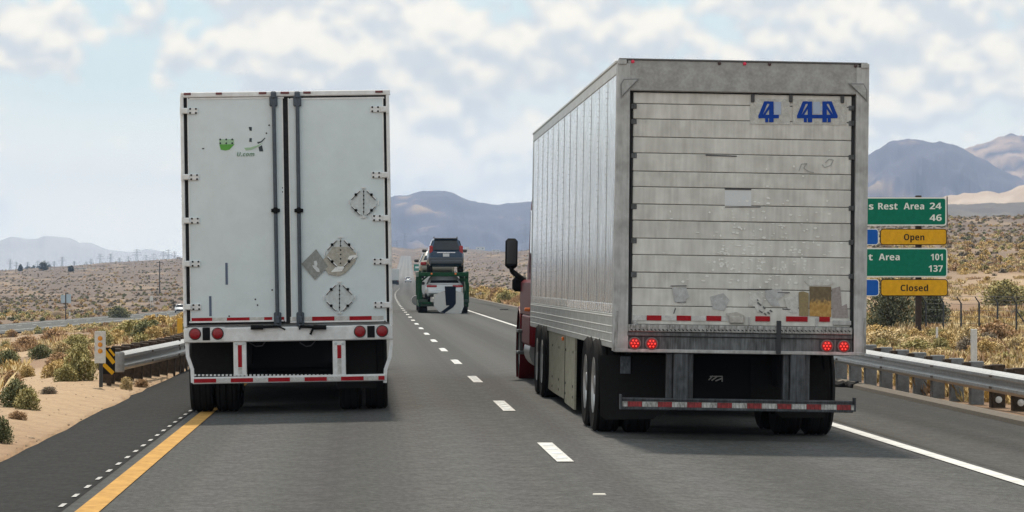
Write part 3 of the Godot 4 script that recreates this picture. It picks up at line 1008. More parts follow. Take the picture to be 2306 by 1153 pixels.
	for q in [[819, 456, 35.0], [767, 570, 38.0], [764.5, 670, 37.0]]:
		R.flat("placard_plate", tin, [[q[0], q[1] - q[2] + 2], [q[0] + q[2] - 2, q[1]], [q[0], q[1] + q[2] - 2], [q[0] - q[2] + 2, q[1]]], 0.001, 0.012, doors[1])
		var f := Shape.new()
		var g := Shape.new()
		var cut: float = q[2] * 0.22
		for e in 4:
			var dir := [[0, -1], [1, 0], [0, 1], [-1, 0]]
			var a: Array = dir[e]
			var c: Array = dir[(e + 1) % 4]
			var p0 := [q[0] + a[0] * (q[2] - cut) + c[0] * cut, q[1] + a[1] * (q[2] - cut) + c[1] * cut]
			var p1 := [q[0] + c[0] * (q[2] - cut) + a[0] * cut, q[1] + c[1] * (q[2] - cut) + a[1] * cut]
			R.bar(f, p0, p1, 3.4, 0.01, 0.026)
			R.bar(g, [p0[0] * 0.985 + q[0] * 0.015 - 0.6, p0[1] + 1.6], [p1[0] * 0.985 + q[0] * 0.015 - 0.6, p1[1] + 1.6], 1.3, 0.012, 0.029)
			var mx: float = (p0[0] + p1[0]) / 2.0
			var my: float = (p0[1] + p1[1]) / 2.0
			R.box(g, mx - 3, my - 3, mx + 3, my + 3, 0.01, 0.034, 0.004)
			R.bar(f, [q[0] + a[0] * (q[2] - 2) - c[0] * cut * 0.7, q[1] + a[1] * (q[2] - 2) - c[1] * cut * 0.7], [q[0] + a[0] * (q[2] - 2) + c[0] * cut * 0.7, q[1] + a[1] * (q[2] - 2) + c[1] * cut * 0.7], 2.2, 0.01, 0.024)
		obj("placard_frame", f, frame, doors[1])
		for e in 6:
			R.box(g, q[0] - 1.4, q[1] - q[2] * 0.7 + e * q[2] * 0.26 - 1.6, q[0] + 1.4, q[1] - q[2] * 0.7 + e * q[2] * 0.26 + 1.6, 0.011, 0.022, 0.002)
		g.prism(R.poly([[q[0] - 0.5, q[1] - q[2] * 0.8], [q[0] + 0.5, q[1] - q[2] * 0.8], [q[0] + 0.5, q[1] + q[2] * 0.8], [q[0] - 0.5, q[1] + q[2] * 0.8]]), 0.011, 0.016)
		obj("placard_clip", g, dark, doors[1]).set_meta("kind", "stuff")
	R.flat("sticker", mat("sticker_grey", col(0.36, 0.38, 0.37), 0.6, 0.0, "grime", 3.0), [[712, 561], [739, 600], [709, 630], [679, 594]], 0.0135, 0.017, doors[1])
	R.flat("sticker_print", mat("sticker_pale", col(0.62, 0.64, 0.65), 0.6), [[707, 588], [713, 587], [715, 594], [713, 600], [719, 606], [720, 613], [714, 612], [705, 602], [703, 597], [708, 598]], 0.018, 0.021, doors[1])
	R.flat("worn_patch", mat("worn_tan", col(0.55, 0.53, 0.47), 0.7, 0.0, "grime", 3.0), [[728, 585], [750, 556], [784, 556], [804, 572], [800, 590], [779, 614], [762, 622], [740, 618], [728, 600]], 0.013, 0.0165, doors[1])
	R.flat("torn_sticker", mat("torn_white", col(0.78, 0.79, 0.78), 0.6), [[757, 600], [776, 600], [770, 611], [745, 613]], 0.019, 0.022, doors[1])
	R.flat("torn_sticker", mat("torn_white", col(0.78, 0.79, 0.78), 0.6), [[787, 576], [801, 574], [806, 578], [795, 584], [782, 584]], 0.019, 0.022, doors[1])
	# remains of the company name on the left door
	var green := mat("print_green", col(0.13, 0.37, 0.08), 0.5)
	var pale_green := mat("print_pale_green", col(0.33, 0.5, 0.33), 0.5)
	var ink := mat("print_ink", col(0.02, 0.035, 0.045), 0.5)
	R.flat("logo", green, [[494, 325], [528, 325], [517, 337], [507, 339], [497, 337]], 0.001, 0.004, doors[0])
	R.flat("logo", pale_green, [[494, 313.5], [527, 313.5], [527, 324.5], [494, 324.5]], 0.001, 0.0035, doors[0])
	var dots := Shape.new()
	for c in 3:
		for e in 2: dots.ring(R.p(496 + c * 13.5, 314 + e * 8.5, 0.004), Vector3(0, 0, 1), [Vector2(0.012, 0.0), Vector2(0.010, 0.004), Vector2(0.0, 0.005)], 10)
	obj("logo_dots", dots, ink, doors[0]).set_meta("kind", "stuff")
	R.flat("logo", ink, [[560, 286], [567, 286], [567, 295], [562, 294]], 0.001, 0.004, doors[0])
	R.flat("logo", ink, [[562, 311], [567, 311], [567, 320], [561, 319]], 0.001, 0.004, doors[0])
	R.flat("logo", pale_green, [[550, 333], [564, 332], [578, 328], [592, 322], [580, 331], [566, 337], [554, 339]], 0.001, 0.004, doors[0])
	R.flat("logo", ink, [[579, 320], [588, 318], [596, 310], [598, 311], [590, 320], [581, 324]], 0.001, 0.004, doors[0])
	R.flat("logo", ink, [[582, 331], [590, 327], [593, 341], [584, 341]], 0.001, 0.004, doors[0])
	var a0 := R.p(534, 352)
	lettering("logo_words", "U.com", mat("print_grey_green", col(0.16, 0.27, 0.19), 0.5), doors[0], a0.x, R.p(573, 352).x, a0.y, 0.05, 0.002, 0.2)
	R.part("scratch", ink, 455, 333.5, 460, 336, 0.001, 0.003, 0.0, doors[0])
	var stripe := mat("stripe_blue", col(0.09, 0.12, 0.19), 0.5)
	R.part("stripe", stripe, 507.5, 592, 513, 641, 0.001, 0.004, 0.0, doors[0])
	R.part("stripe", stripe, 471, 667, 476.5, 712, 0.001, 0.004, 0.0, doors[0])
	var spots := Shape.new()
	for q in [[637, 423], [637, 432], [575, 674], [580, 687], [613, 653], [516, 712], [606, 282], [600, 300]]: R.box(spots, q[0] - 1.6, q[1] - 1.6, q[0] + 1.6, q[1] + 1.6, 0.0005, 0.006, 0.002)
	obj("speck", spots, dark, doors[0]).set_meta("kind", "stuff")
	# tail lights
	var lens := mat("tail_lens", col(0.27, 0.008, 0.014), 0.25)
	for q in [[439.5, 752], [490.5, 751], [810.5, 746.5], [860.5, 745.5]]:
		R.part("light_plate", frame, q[0] - 17, q[1] - 14.5, q[0] + 17, q[1] + 14.5, 0.028, 0.036, 0.003)
		var l := Shape.new()
		l.ring(R.p(q[0], q[1], 0.034), Vector3(0, 0, 1), [Vector2(0.075, 0.0), Vector2(0.075, 0.012), Vector2(0.068, 0.017)], 24)
		obj("tail_light_rim", l, dark, r)
		var l2 := Shape.new()
		l2.ring(R.p(q[0], q[1], 0.034), Vector3(0, 0, 1), [Vector2(0.068, 0.0), Vector2(0.064, 0.022), Vector2(0.03, 0.03), Vector2(0.0, 0.031)], 24)
		obj("tail_light", l2, lens, r)
	R.part("light_box", dark, 456.5, 738, 473, 766, 0.028, 0.045, 0.006)
	R.part("light_box", dark, 827, 733.5, 844, 760, 0.028, 0.045, 0.006)
	# underrun guard
	for k in 2:
		var x0 := 526.0 if k == 0 else 749.5
		R.part("guard_post", frame, x0, 767, x0 + 29, 846, -0.12, 0.012, 0.008)
		var tp := Shape.new()
		R.box(tp, x0 + 10, 777, x0 + 19, 827 if k == 0 else 807, 0.0125, 0.016)
		obj("tape", tp, red_tape(), r)
		var tp2 := Shape.new()
		R.box(tp2, x0 + 10.5, 828 if k == 0 else 808, x0 + 19.5, 842, 0.0125, 0.016)
		obj("tape", tp2, white_tape(), r)
		var bolts := Shape.new()
		for e in 2: bolts.ring(R.p(x0 + 6.5 + e * 16, 773.5, 0.012), Vector3(0, 0, 1), [Vector2(0.018, 0.0), Vector2(0.015, 0.015), Vector2(0.0, 0.016)], 10)
		obj("guard_bolt", bolts, mat("tin", col(0.46, 0.5, 0.52), 0.4), r).set_meta("kind", "stuff")
		var sx := 1.0 if k == 0 else -1.0
		var ex := 420.0 if k == 0 else 881.0
		var st := Shape.new()
		R.bar(st, [ex, 766], [ex + sx * 2.5, 803], 8.0, -0.06, 0.0)
		R.bar(st, [ex + sx * 2.3, 802], [ex + sx * 12.5, 832], 8.0, -0.06, 0.0005)
		R.bar(st, [ex + sx * 12.5, 830], [ex + sx * 14.0, 862], 8.0, -0.06, 0.001)
		obj("guard_strut", st, frame, r)
	R.part("guard_bar", frame, 435, 846, 868, 861, -0.1, 0.02, 0.008)
	var serr := Shape.new()
	for k in 48: R.box(serr, 437 + k * 8.9, 843.3, 441.5 + k * 8.9, 847, -0.09, 0.016)
	obj("tread_edge", serr, frame, r).set_meta("kind", "stuff")
	var segs := [[437, 487, 1], [487.5, 519.5, 0], [520, 570, 1], [570.5, 603.5, 0], [604, 653, 1], [653.5, 685.5, 0], [686, 736, 1], [736.5, 767.5, 0], [768, 819, 1], [819.5, 851.5, 0], [852, 866, 1]]
	for q in segs: R.part("tape", red_tape() if q[2] else white_tape(), q[0], 849.5 - (q[0] - 650) * 0.0155, q[1], 858.5 - (q[0] - 650) * 0.0155, 0.0205, 0.0235)
	# running gear
	var flap := Shape.new()
	flap.box(Vector3(-0.89, 0.75, -0.55), Vector3(0.64, 0.6, 0.012))
	obj("mud_flap", flap, rubber(), r)
	var flap2 := Shape.new()
	flap2.box(Vector3(0.86, 0.66, -0.55), Vector3(0.5, 0.76, 0.012))
	obj("mud_flap", flap2, rubber(), r)
	var under := Shape.new()
	for k in 22: under.box(Vector3(0, 0.98, -0.5 - k * 0.7), Vector3(2.4, 0.12, 0.06))
	under.box(Vector3(-0.5, 0.78, -2.2), Vector3(0.1, 0.34, 3.6))
	under.box(Vector3(0.5, 0.78, -2.2), Vector3(0.1, 0.34, 3.6))
	under.box(Vector3(0, 0.75, -0.9), Vector3(1.5, 0.4, 0.06))
	under.box(Vector3(0, 0.7, -3.6), Vector3(2.1, 0.5, 0.05))
	obj("underframe", under, chassis(), r)
	add_axles(r, [-1.15, -2.4], 1.25, -0.0)
	for sgn in [-1.0, 1.0]:  # unseen skirts added to keep side light off the road beneath
		var skirt := Shape.new()
		skirt.box(Vector3(sgn * 1.22, 0.6, -7.6), Vector3(0.03, 0.8, 7.4), 0.008)
		obj("side_skirt", skirt, white, r)
	for k in 2:
		var hose := Shape.new()
		var pts := [R.p(560 + k * 114, 772, -0.2), R.p(575 + k * 114, 781, -0.2), R.p(590 + k * 110, 779, -0.2), R.p(597 + k * 112, 769, -0.2)]
		for e in 3: hose.tube(pts[e], pts[e + 1], 0.008, 0.008, 6)
		obj("air_hose", hose, mat("hose_grey", col(0.08, 0.08, 0.09), 0.6), r)
	add_tractor(r, 0.0, -17.0, mat("lorry_white", col(0.75, 0.76, 0.78), 0.3), mat("lorry_white", col(0.75, 0.76, 0.78), 0.3))
	add_axles(r, [-12.9, -14.15], 1.25, 0.0)

func build_right_lorry() -> void:
	var R := Rear.new()
	R.host = self
	R.d = 32.5
	var px := at(1664, 985, R.d).x
	R.root = thing("lorry", "silver articulated lorry with slatted roll-up door and red cab, in the right lane", "lorry", Vector3(px, cross_y(px), -R.d), Basis(Vector3(0, 0, 1), deg_to_rad(-0.92)))
	var r := R.root
	var frame := mat("dirty_frame", col(0.56, 0.56, 0.555), 0.45, 0.2, "streaks_soft", 0.8)
	var frame_dark := mat("sooty_frame", col(0.17, 0.178, 0.19), 0.6, 0.15, "streaks", 1.1)
	var header := mat("header_plate", col(0.46, 0.46, 0.455), 0.5, 0.2, "grime", 0.9)
	var slat_m := []
	for k in 3: slat_m.append(mat("slat_%d" % k, col(0.72 - 0.02 * k, 0.705 - 0.02 * k, 0.665 - 0.02 * k), 0.5, 0.0, "faint_streaks", 0.5 + 0.09 * k))
	var dark := black()
	var alu := mat("aluminium_skin", col(0.90, 0.91, 0.91), 0.16, 0.85, "faint_streaks", 0.5, "buckled", 0.45)
	var rail_m := mat("aluminium_rail", col(0.72, 0.72, 0.69), 0.42, 0.35, "grime", 0.9)
	var tl := R.p(1390.5, 134)
	var tr := R.p(1958, 143.5)
	var top := (tl.y + tr.y) / 2.0
	var lx := R.p(1385.5, 460).x
	var rx := R.p(1953, 460).x
	var mid := (lx + rx) / 2.0
	var low: float = R.p(1380, 786).y
	var len_ := 16.15
	# body core, roof and front wall
	var core := Shape.new()
	core.box(Vector3(mid, (top + low) / 2.0 + 0.05, -len_ / 2.0 - 0.12), Vector3(rx - lx - 0.07, top - low - 0.14, len_ - 0.2))
	obj("trailer_body", core, mat("core_grey", col(0.4, 0.4, 0.4), 0.7), r)
	var roof := Shape.new()
	roof.box(Vector3(mid, top - 0.015, -len_ / 2.0 - 0.03), Vector3(rx - lx - 0.02, 0.03, len_ - 0.06), 0.01)
	obj("roof", roof, mat("roof_grey", col(0.5, 0.5, 0.5), 0.5, 0.4), r)
	var y1: float = R.p(1380, 705).y
	var y2 := top - 0.14
	for s in [-1.0, 1.0]:
		var x: float = lx if s < 0 else rx
		var rail := Shape.new()
		rail.box(Vector3(x - s * 0.02, top - 0.085, -len_ / 2.0 - 0.06), Vector3(0.04, 0.13, len_ - 0.1), 0.01)
		rail.box(Vector3(x - s * 0.012, top - 0.02, -len_ / 2.0 - 0.06), Vector3(0.05, 0.035, len_ - 0.1), 0.008)
		obj("top_rail", rail, rail_m, r)
		var n := 13
		for k in n:
			var z0 := -0.16 - k * 1.222
			var sh := Shape.new()
			sh.box(Vector3(x - s * 0.02, (y1 + y2) / 2.0, z0 - 0.61), Vector3(0.024, y2 - y1, 1.208), 0.003)
			var o := obj("side_panel", sh, alu, r)
			var seam := Shape.new()
			seam.box(Vector3(x - s * 0.011, (y1 + y2) / 2.0, z0 - 1.2), Vector3(0.012, y2 - y1 - 0.01, 0.05), 0.004)
			obj("seam_strip", seam, alu, r)
			var gap := Shape.new()
			gap.box(Vector3(x - s * 0.008, (y1 + y2) / 2.0, z0 - 1.170), Vector3(0.004, y2 - y1 - 0.01, 0.010))  # thin dark line along one edge of each seam strip
			obj("seam_line", gap, mat("seam_dark", col(0.16, 0.16, 0.16), 0.8), r)
			if s < 0:
				var riv := Shape.new()
				for j in 36:
					var yy := lerpf(y1 + 0.05, y2 - 0.05, j / 35.0)
					riv.ring(Vector3(x - 0.004, yy, z0 - 1.2), Vector3(-1, 0, 0), [Vector2(0.009, -0.004), Vector2(0.0, 0.005)], 5)
					if j % 2 == 0:
						riv.ring(Vector3(x + 0.009, yy, z0 - 0.6), Vector3(-1, 0, 0), [Vector2(0.009, -0.004), Vector2(0.0, 0.005)], 5)
				obj("rivet", riv, rail_m, o).set_meta("kind", "stuff")
		var lower := Shape.new()
		lower.box(Vector3(x - s * 0.022, (y1 + low) / 2.0, -len_ / 2.0 - 0.08), Vector3(0.044, y1 - low - 0.01, len_ - 0.16), 0.006)
		for q in [0.18, 0.42, 0.62, 0.9]: lower.box(Vector3(x - s * 0.004, lerpf(low, y1, q), -len_ / 2.0 - 0.08), Vector3(0.018, 0.018, len_ - 0.17), 0.005)
		obj("bottom_rail", lower, rail_m, r)
		var posts := Shape.new()
		for k in 52: posts.box(Vector3(x - s * 0.008, y1 + 0.045, -0.4 - k * 0.303), Vector3(0.018, 0.1, 0.11), 0.004)
		obj("rail_tab", posts, alu, r).set_meta("kind", "stuff")
	var nose := Shape.new()
	nose.box(Vector3(mid, (top + low) / 2.0, -len_ - 0.03), Vector3(rx - lx, top - low, 0.06), 0.02)
	obj("front_wall", nose, alu, r)
	# rear frame
	R.part("frame_header", header, 1410, 138.5, 1938, 209, -0.16, 0.0, 0.01)
	R.part("frame_lip", mat("lip_dark", col(0.1, 0.1, 0.105), 0.5), 1392, 136, 1957, 140, -0.1, 0.012, 0.004)
	R.part("corner_cap", frame, 1392.5, 134, 1411.5, 145, -0.12, 0.02, 0.006)
	R.part("corner_cap", frame, 1938.5, 143, 1957.5, 154, -0.12, 0.02, 0.006)
	R.flat("corner_post", frame, [[1391, 142], [1419, 143], [1414, 792], [1380, 790]], -0.16, 0.004)
	R.flat("corner_post", frame, [[1929, 152], [1957.5, 153], [1950, 796], [1922.5, 795]], -0.16, 0.004)
	R.flat("post_edge", mat("worn_edge", col(0.55, 0.55, 0.54), 0.5, 0.2, "streaks", 1.3), [[1387, 700], [1393, 700], [1389, 790], [1381, 789]], 0.0045, 0.012)
	R.flat("post_edge", mat("worn_edge", col(0.55, 0.55, 0.54), 0.5, 0.2, "streaks", 1.3), [[1944, 716], [1950, 716], [1949, 795], [1943, 795]], 0.0045, 0.014)
	for k in 2:
		var pts: Array = [[1397, 190], [1404, 178], [1440, 177], [1398, 221]] if k == 0 else [[1910, 188], [1944, 188], [1952, 202], [1952, 229]]
		R.flat("gusset", mat("gusset_edge", col(0.2, 0.2, 0.2), 0.5), pts, 0.002, 0.022)
		var cx := 0.0
		var cy := 0.0
		for q in pts:
			cx += q[0] / 4.0
			cy += q[1] / 4.0
		var inner := []
		for q in pts: inner.append([lerpf(cx, q[0], 0.8), lerpf(cy, q[1], 0.8)])
		R.flat("gusset_plate", mat("gusset_pale", col(0.5, 0.51, 0.51), 0.45, 0.2, "grime", 2.0), inner, 0.02, 0.032)
	for q in [[1425, 138.5, 1], [1620, 142.5, 0], [1677, 143.5, 1], [1733, 144.5, 0], [1927, 148.5, 0]]:
		var l := Shape.new()
		l.ring(R.p(q[0], q[1], 0.0), Vector3(0, 0, 1), [Vector2(0.019, 0.0), Vector2(0.016, 0.014), Vector2(0.0, 0.018)], 12)
		var m := mat("marker_red" if q[2] else "marker_dark", col(0.55, 0.03, 0.08) if q[2] else col(0.06, 0.03, 0.03), 0.3)
		if q[2]:
			m.emission_enabled = true
			m.emission = Color(1.0, 0.1, 0.2)
			m.emission_energy_multiplier = 0.08
		obj("marker_light", l, m, r)
	# roll-up door: slats one above the other in a dark opening
	R.part("door_opening", mat("opening_grey", col(0.045, 0.045, 0.048), 0.8), 1419, 209, 1928, 742, -0.14, -0.075)
	var door := Node3D.new()
	door.name = "roll_up_door"
	r.add_child(door)
	var ys := [211, 237, 271.5, 312, 348, 389, 424, 463, 499.5, 540, 577, 616.5, 652, 692, 734]
	var rs := RandomNumberGenerator.new()
	rs.seed = 4
	for k in ys.size() - 1:
		var sh := Shape.new()
		R.box(sh, 1425.5 - k * 0.25, ys[k] + 0.7, 1922 - k * 0.3, ys[k + 1] - 0.4, -0.09 + rs.randf() * 0.006, -0.045 + rs.randf() * 0.006, 0.006)
		obj("slat", sh, slat_m[k % 3], door)
	for k in [1, 2, 4, 7, 9, 11]:
		var rl := Shape.new()
		rl.box(R.p(1428, ys[k] + 2, -0.036), Vector3(0.06, 0.05, 0.014), 0.004)
		rl.box(R.p(1919, ys[k] + 6, -0.036), Vector3(0.06, 0.05, 0.014), 0.004)
		obj("slat_hinge", rl, frame_dark, door)
	# damage, scuffs and the wire bent along the slats
	var crack := Shape.new()
	R.bar(crack, [1633, 425.5], [1693, 426.5], 2.6, -0.045, -0.034)
	R.bar(crack, [1634, 466], [1714, 466], 1.8, -0.045, -0.034)
	R.bar(crack, [1590, 349], [1660, 351.5], 2.6, -0.045, -0.034)
	R.bar(crack, [1511, 644], [1547, 643.5], 1.8, -0.045, -0.034)
	R.bar(crack, [1640, 652], [1740, 651], 1.4, -0.045, -0.034)
	R.bar(crack, [1752, 659], [1780, 659], 1.8, -0.045, -0.034)
	R.bar(crack, [1522, 694], [1518, 706], 2.0, -0.045, -0.034)
	R.bar(crack, [1526, 681], [1546, 680], 1.6, -0.045, -0.034)
	R.bar(crack, [1763, 696], [1781, 697], 2.0, -0.045, -0.034)
	obj("door_dent", crack, mat("dent_dark", col(0.07, 0.07, 0.08), 0.7), door).set_meta("kind", "stuff")
	var scuff := Shape.new()
	var scuff2 := Shape.new()
	for k in 270:
		var sx := 1700.0 + rs.randfn() * 80.0 + (60.0 if k % 3 == 0 else 0.0)
		var sy := 570.0 + rs.randfn() * 72.0
		if k > 245:
			sx = 1620.0 + rs.randf() * 22
			sy = 560 + rs.randf() * 40
		if sx < 1440 or sx > 1900 or sy < 330 or sy > 700: continue
		var near_seam := false
		for y in ys:
			if absf(sy - y) < 4.0: near_seam = true
		if near_seam: continue
		var w := rs.randf_range(1.5, 5.0)
		var h := rs.randf_range(0.8, 3.0)
		(scuff if k % 3 == 1 else scuff2).prism(R.poly([[sx - w, sy], [sx - w * 0.2, sy - h], [sx + w, sy - h * 0.4], [sx + w * 0.6, sy + h], [sx - w * 0.5, sy + h * 0.8]]), -0.04, -0.0372 + k * 0.00001)
	obj("scuff_mark", scuff, mat("scuff", col(0.80, 0.79, 0.77), 0.6), door).set_meta("kind", "stuff")
	obj("scuff_mark", scuff2, mat("scuff_faint", col(0.745, 0.735, 0.70), 0.55), door).set_meta("kind", "stuff")
	var wire := Shape.new()
	var loop := [[1800, 385], [1806, 369], [1818, 368], [1811, 378], [1822, 386], [1834, 388]]
	for k in loop.size() - 1: R.bar(wire, loop[k], loop[k + 1], 1.3, -0.04, -0.034)
	var loop2 := [[1860, 366], [1868, 358], [1878, 360], [1872, 372], [1858, 377], [1853, 370]]
	for k in loop2.size() - 1: R.bar(wire, loop2[k], loop2[k + 1], 1.2, -0.04, -0.034)
	obj("scratch", wire, mat("scratch_grey", col(0.3, 0.3, 0.29), 0.6), door).set_meta("kind", "stuff")
	# blue emblem on its white boards
	var board := mat("emblem_board", col(0.66, 0.655, 0.62), 0.5, 0.0, "grime", 2.0)
	R.flat("emblem_board", board, [[1690, 222], [1780, 223], [1780, 280], [1690, 279]], -0.045, -0.036, door)
	R.flat("emblem_board", board, [[1786, 223], [1908, 224], [1908, 281], [1786, 280]], -0.045, -0.036, door)
	var blue := mat("emblem_blue", col(0.012, 0.055, 0.31), 0.45)
	var pale_blue := mat("emblem_pale", col(0.36, 0.43, 0.56), 0.5)
	for q in [[1709, 1.0], [1796, 1.0], [1887, -1.0]]:
		var e := Shape.new()
		var o: float = q[0]
		var f: float = q[1]
		R.bar(e, [o + f * 3, 263.5], [o + f * 17, 229], 8.5, -0.036, -0.032)
		R.bar(e, [o + f * 15, 230.5], [o + f * 24, 230.5], 6.0, -0.036, -0.0325)
		R.bar(e, [o, 262], [o + f * 46, 262], 8.0, -0.036, -0.0315)
		R.bar(e, [o + f * 29, 228], [o + f * 29, 275], 10.0, -0.036, -0.031)
		R.bar(e, [o + f * 18.5, 263], [o + f * 18.5, 275], 7.0, -0.036, -0.0305)
		R.bar(e, [o + f * 11, 261], [o + f * 27, 236], 5.0, -0.036, -0.030)
		obj("emblem", e, blue, door)
	var pe := Shape.new()
	R.box(pe, 1744, 229, 1760, 258, -0.036, -0.0295)
	R.box(pe, 1832, 229, 1848, 256, -0.036, -0.0295)
	R.bar(pe, [1848, 247], [1862, 236], 9.0, -0.036, -0.0325)
	obj("emblem_panel", pe, pale_blue, door)
	for q in [[1696, 222], [1782, 222], [1898, 224]]:
		var clip := Shape.new()
		R.box(clip, q[0] - 4, q[1] - 10, q[0] + 4, q[1] + 8, -0.045, -0.02, 0.006)
		obj("board_clip", clip, mat("clip_dark", col(0.05, 0.05, 0.055), 0.6), door)
	var bluish_patch := R.flat("worn_patch", mat("worn_blue", col(0.62, 0.635, 0.65), 0.5), [[1633, 428], [1693, 429], [1693, 464], [1633, 463]], -0.045, -0.0375, door)  # bluish rectangle on the slats
	bluish_patch.set_meta("label", "bluish worn patch in the middle of the door")
	# torn picture sticker low on the right
	var tex := Image.create(64, 64, false, Image.FORMAT_RGB8)
	var f2 := FastNoiseLite.new()
	f2.seed = 6
	f2.frequency = 0.09
	f2.fractal_octaves = 4
	for y in 64:
		for x in 64:
			var n := f2.get_noise_2d(x, y) * 0.5 + 0.5
			var top_c := Color(0.33, 0.27, 0.18).lerp(Color(0.5, 0.44, 0.33), n)
			var gold := Color(0.56, 0.39, 0.15).lerp(Color(0.8, 0.66, 0.4), n)
			tex.set_pixel(x, y, top_c.lerp(gold, smoothstep(26.0, 40.0, y + 20.0 * n - 8.0)))
	var pic := StandardMaterial3D.new()
	pic.resource_name = "torn_picture"
	pic.albedo_texture = ImageTexture.create_from_image(tex)
	pic.roughness = 0.6
	var ps := Shape.new()
	ps.quad_uv(R.p(1824, 712, -0.034), R.p(1873, 714, -0.034), R.p(1873, 646, -0.034), R.p(1824, 645, -0.034))
	obj("torn_sticker", ps, pic, door)
	R.flat("torn_sticker", mat("torn_gold", col(0.36, 0.28, 0.14), 0.6, 0.0, "grime", 4.0), [[1800, 658], [1810, 656], [1822, 660], [1822, 712], [1801, 711]], -0.038, -0.0335, door)
	R.flat("torn_sticker", mat("torn_mauve", col(0.42, 0.37, 0.36), 0.6, 0.0, "grime", 4.0), [[1875, 650], [1893, 645], [1897, 690], [1908, 684], [1912, 716], [1875, 716]], -0.038, -0.0335, door)
	var peel := mat("peeled_pale", col(0.74, 0.735, 0.71), 0.5, 0.0, "grime", 2.0)
	var peel2 := mat("peeled_grey", col(0.58, 0.59, 0.60), 0.5, 0.0, "grime", 2.0)
	for q in [[peel, [[1690, 664], [1712, 655], [1722, 668], [1716, 686], [1724, 700], [1708, 704], [1700, 690], [1686, 688]]], [peel2, [[1724, 654], [1760, 650], [1768, 664], [1752, 676], [1758, 690], [1738, 688], [1726, 672]]], [peel, [[1768, 672], [1798, 664], [1797, 706], [1780, 703], [1772, 690]]], [peel2, [[1514, 648], [1546, 646], [1552, 668], [1540, 684], [1520, 680]]], [peel, [[1812, 632], [1850, 628], [1884, 636], [1870, 643], [1822, 643]]], [peel2, [[1600, 668], [1630, 660], [1644, 676], [1632, 700], [1606, 696]]]]:
		R.flat("peeled_patch", q[0], q[1], -0.042, -0.0362 + 0.0001 * q[1][0][0] * 0.01, door)
	# tape, latch and the foot of the door
	var py := 716.0
	var seg := [[1424, 1456, 0], [1457, 1490, 1], [1490.5, 1524, 0], [1524.5, 1557, 1], [1557.5, 1591, 0], [1591.5, 1625, 1], [1625.5, 1650, 0], [1702, 1735, 1], [1771, 1820, 1], [1846, 1870, 1]]
	for q in seg: R.part("tape", red_tape() if q[2] else white_tape(), q[0], py - 6 + (q[0] - 1424) * 0.008, q[1], py + 5.5 + (q[0] - 1424) * 0.008, -0.044, -0.03, 0.0, door)
	var lt := Shape.new()
	R.box(lt, 1643, 712, 1677, 729, -0.045, 0.0, 0.012)
	lt.prism(R.poly([[1637, 706], [1660, 703], [1677, 711], [1643, 715]]), -0.04, -0.01)
	obj("door_latch", lt, mat("latch_alu", col(0.6, 0.58, 0.54), 0.4, 0.5, "grime", 3.0), door)
	var lt2 := Shape.new()
	R.box(lt2, 1425, 722, 1435, 734, -0.06, -0.01, 0.008)
	R.box(lt2, 1686, 714, 1690, 733, -0.06, -0.02, 0.003)
	R.box(lt2, 1838, 716, 1843, 736, -0.06, -0.02, 0.003)
	R.box(lt2, 1876, 722, 1918, 733, -0.06, -0.015, 0.006)
	obj("door_stop", lt2, frame, door)
	var junk := Shape.new()
	for q in [[1714, 701], [1722, 694], [1730, 704], [1738, 699], [1724, 708], [1711, 686], [1707, 676]]: R.bar(junk, [q[0] - 5.0 * rs.randf(), q[1] - 5.0 * rs.randf()], [q[0] + 1.0 + 4.0 * rs.randf(), q[1] + 1.0 + 4.0 * rs.randf()], 1.5 + 3.0 * rs.randf(), -0.044, -0.03 + 0.0001 * rs.randf())
	obj("broken_catch", junk, mat("catch_dark", col(0.1, 0.1, 0.1), 0.6), door).set_meta("kind", "stuff")
	# sill, bumper face and lights
	R.part("sill_tread", mat("tread_pale", col(0.5, 0.5, 0.49), 0.45, 0.4, "streaks", 2.5), 1413, 734, 1921, 750, -0.3, 0.03, 0.006)
	var holes := Shape.new()
	for k in 56: R.bar(holes, [1420 + k * 8.9, 741 + k * 0.06], [1424 + k * 8.9, 744 + k * 0.06], 2.2, 0.03, 0.0325)
	obj("tread_hole", holes, dark, r).set_meta("kind", "stuff")
	R.part("rear_sill", frame_dark, 1411, 750.5, 1922, 760, -0.25, 0.012, 0.006)
	R.part("rear_sill", frame_dark, 1409, 760.5, 1923, 793, -0.25, -0.008, 0.006)
	R.part("sill_edge", frame, 1383, 789, 1950, 797, -0.25, 0.01, 0.006)
	R.part("strap", mat("strap_black", col(0.03, 0.032, 0.036), 0.8), 1747, 722, 1758, 797, 0.033, 0.042, 0.003)
	for q in [[1429, 773], [1467.5, 774], [1862, 779], [1900, 780]]:
		R.part("light_plate", mat("light_black", col(0.04, 0.04, 0.042), 0.6), q[0] - 17, q[1] - 15, q[0] + 17, q[1] + 15, -0.009, 0.0, 0.004)
		var ringm := Shape.new()
		ringm.ring(R.p(q[0], q[1], 0.0), Vector3(0, 0, 1), [Vector2(0.066, 0.0), Vector2(0.066, 0.012), Vector2(0.056, 0.014)], 24)
		obj("tail_light_rim", ringm, mat("rim_grey", col(0.13, 0.12, 0.12), 0.5), r)
		var lens := Shape.new()
		lens.ring(R.p(q[0], q[1], 0.0), Vector3(0, 0, 1), [Vector2(0.056, 0.0), Vector2(0.054, 0.014), Vector2(0.0, 0.018)], 24)
		var lm := mat("tail_lit", col(0.28, 0.006, 0.008), 0.3)
		lm.emission_enabled = true
		lm.emission = Color(1.0, 0.02, 0.02)
		lm.emission_energy_multiplier = 0.02
		var lo := obj("tail_light", lens, lm, r)
		var led := Shape.new()
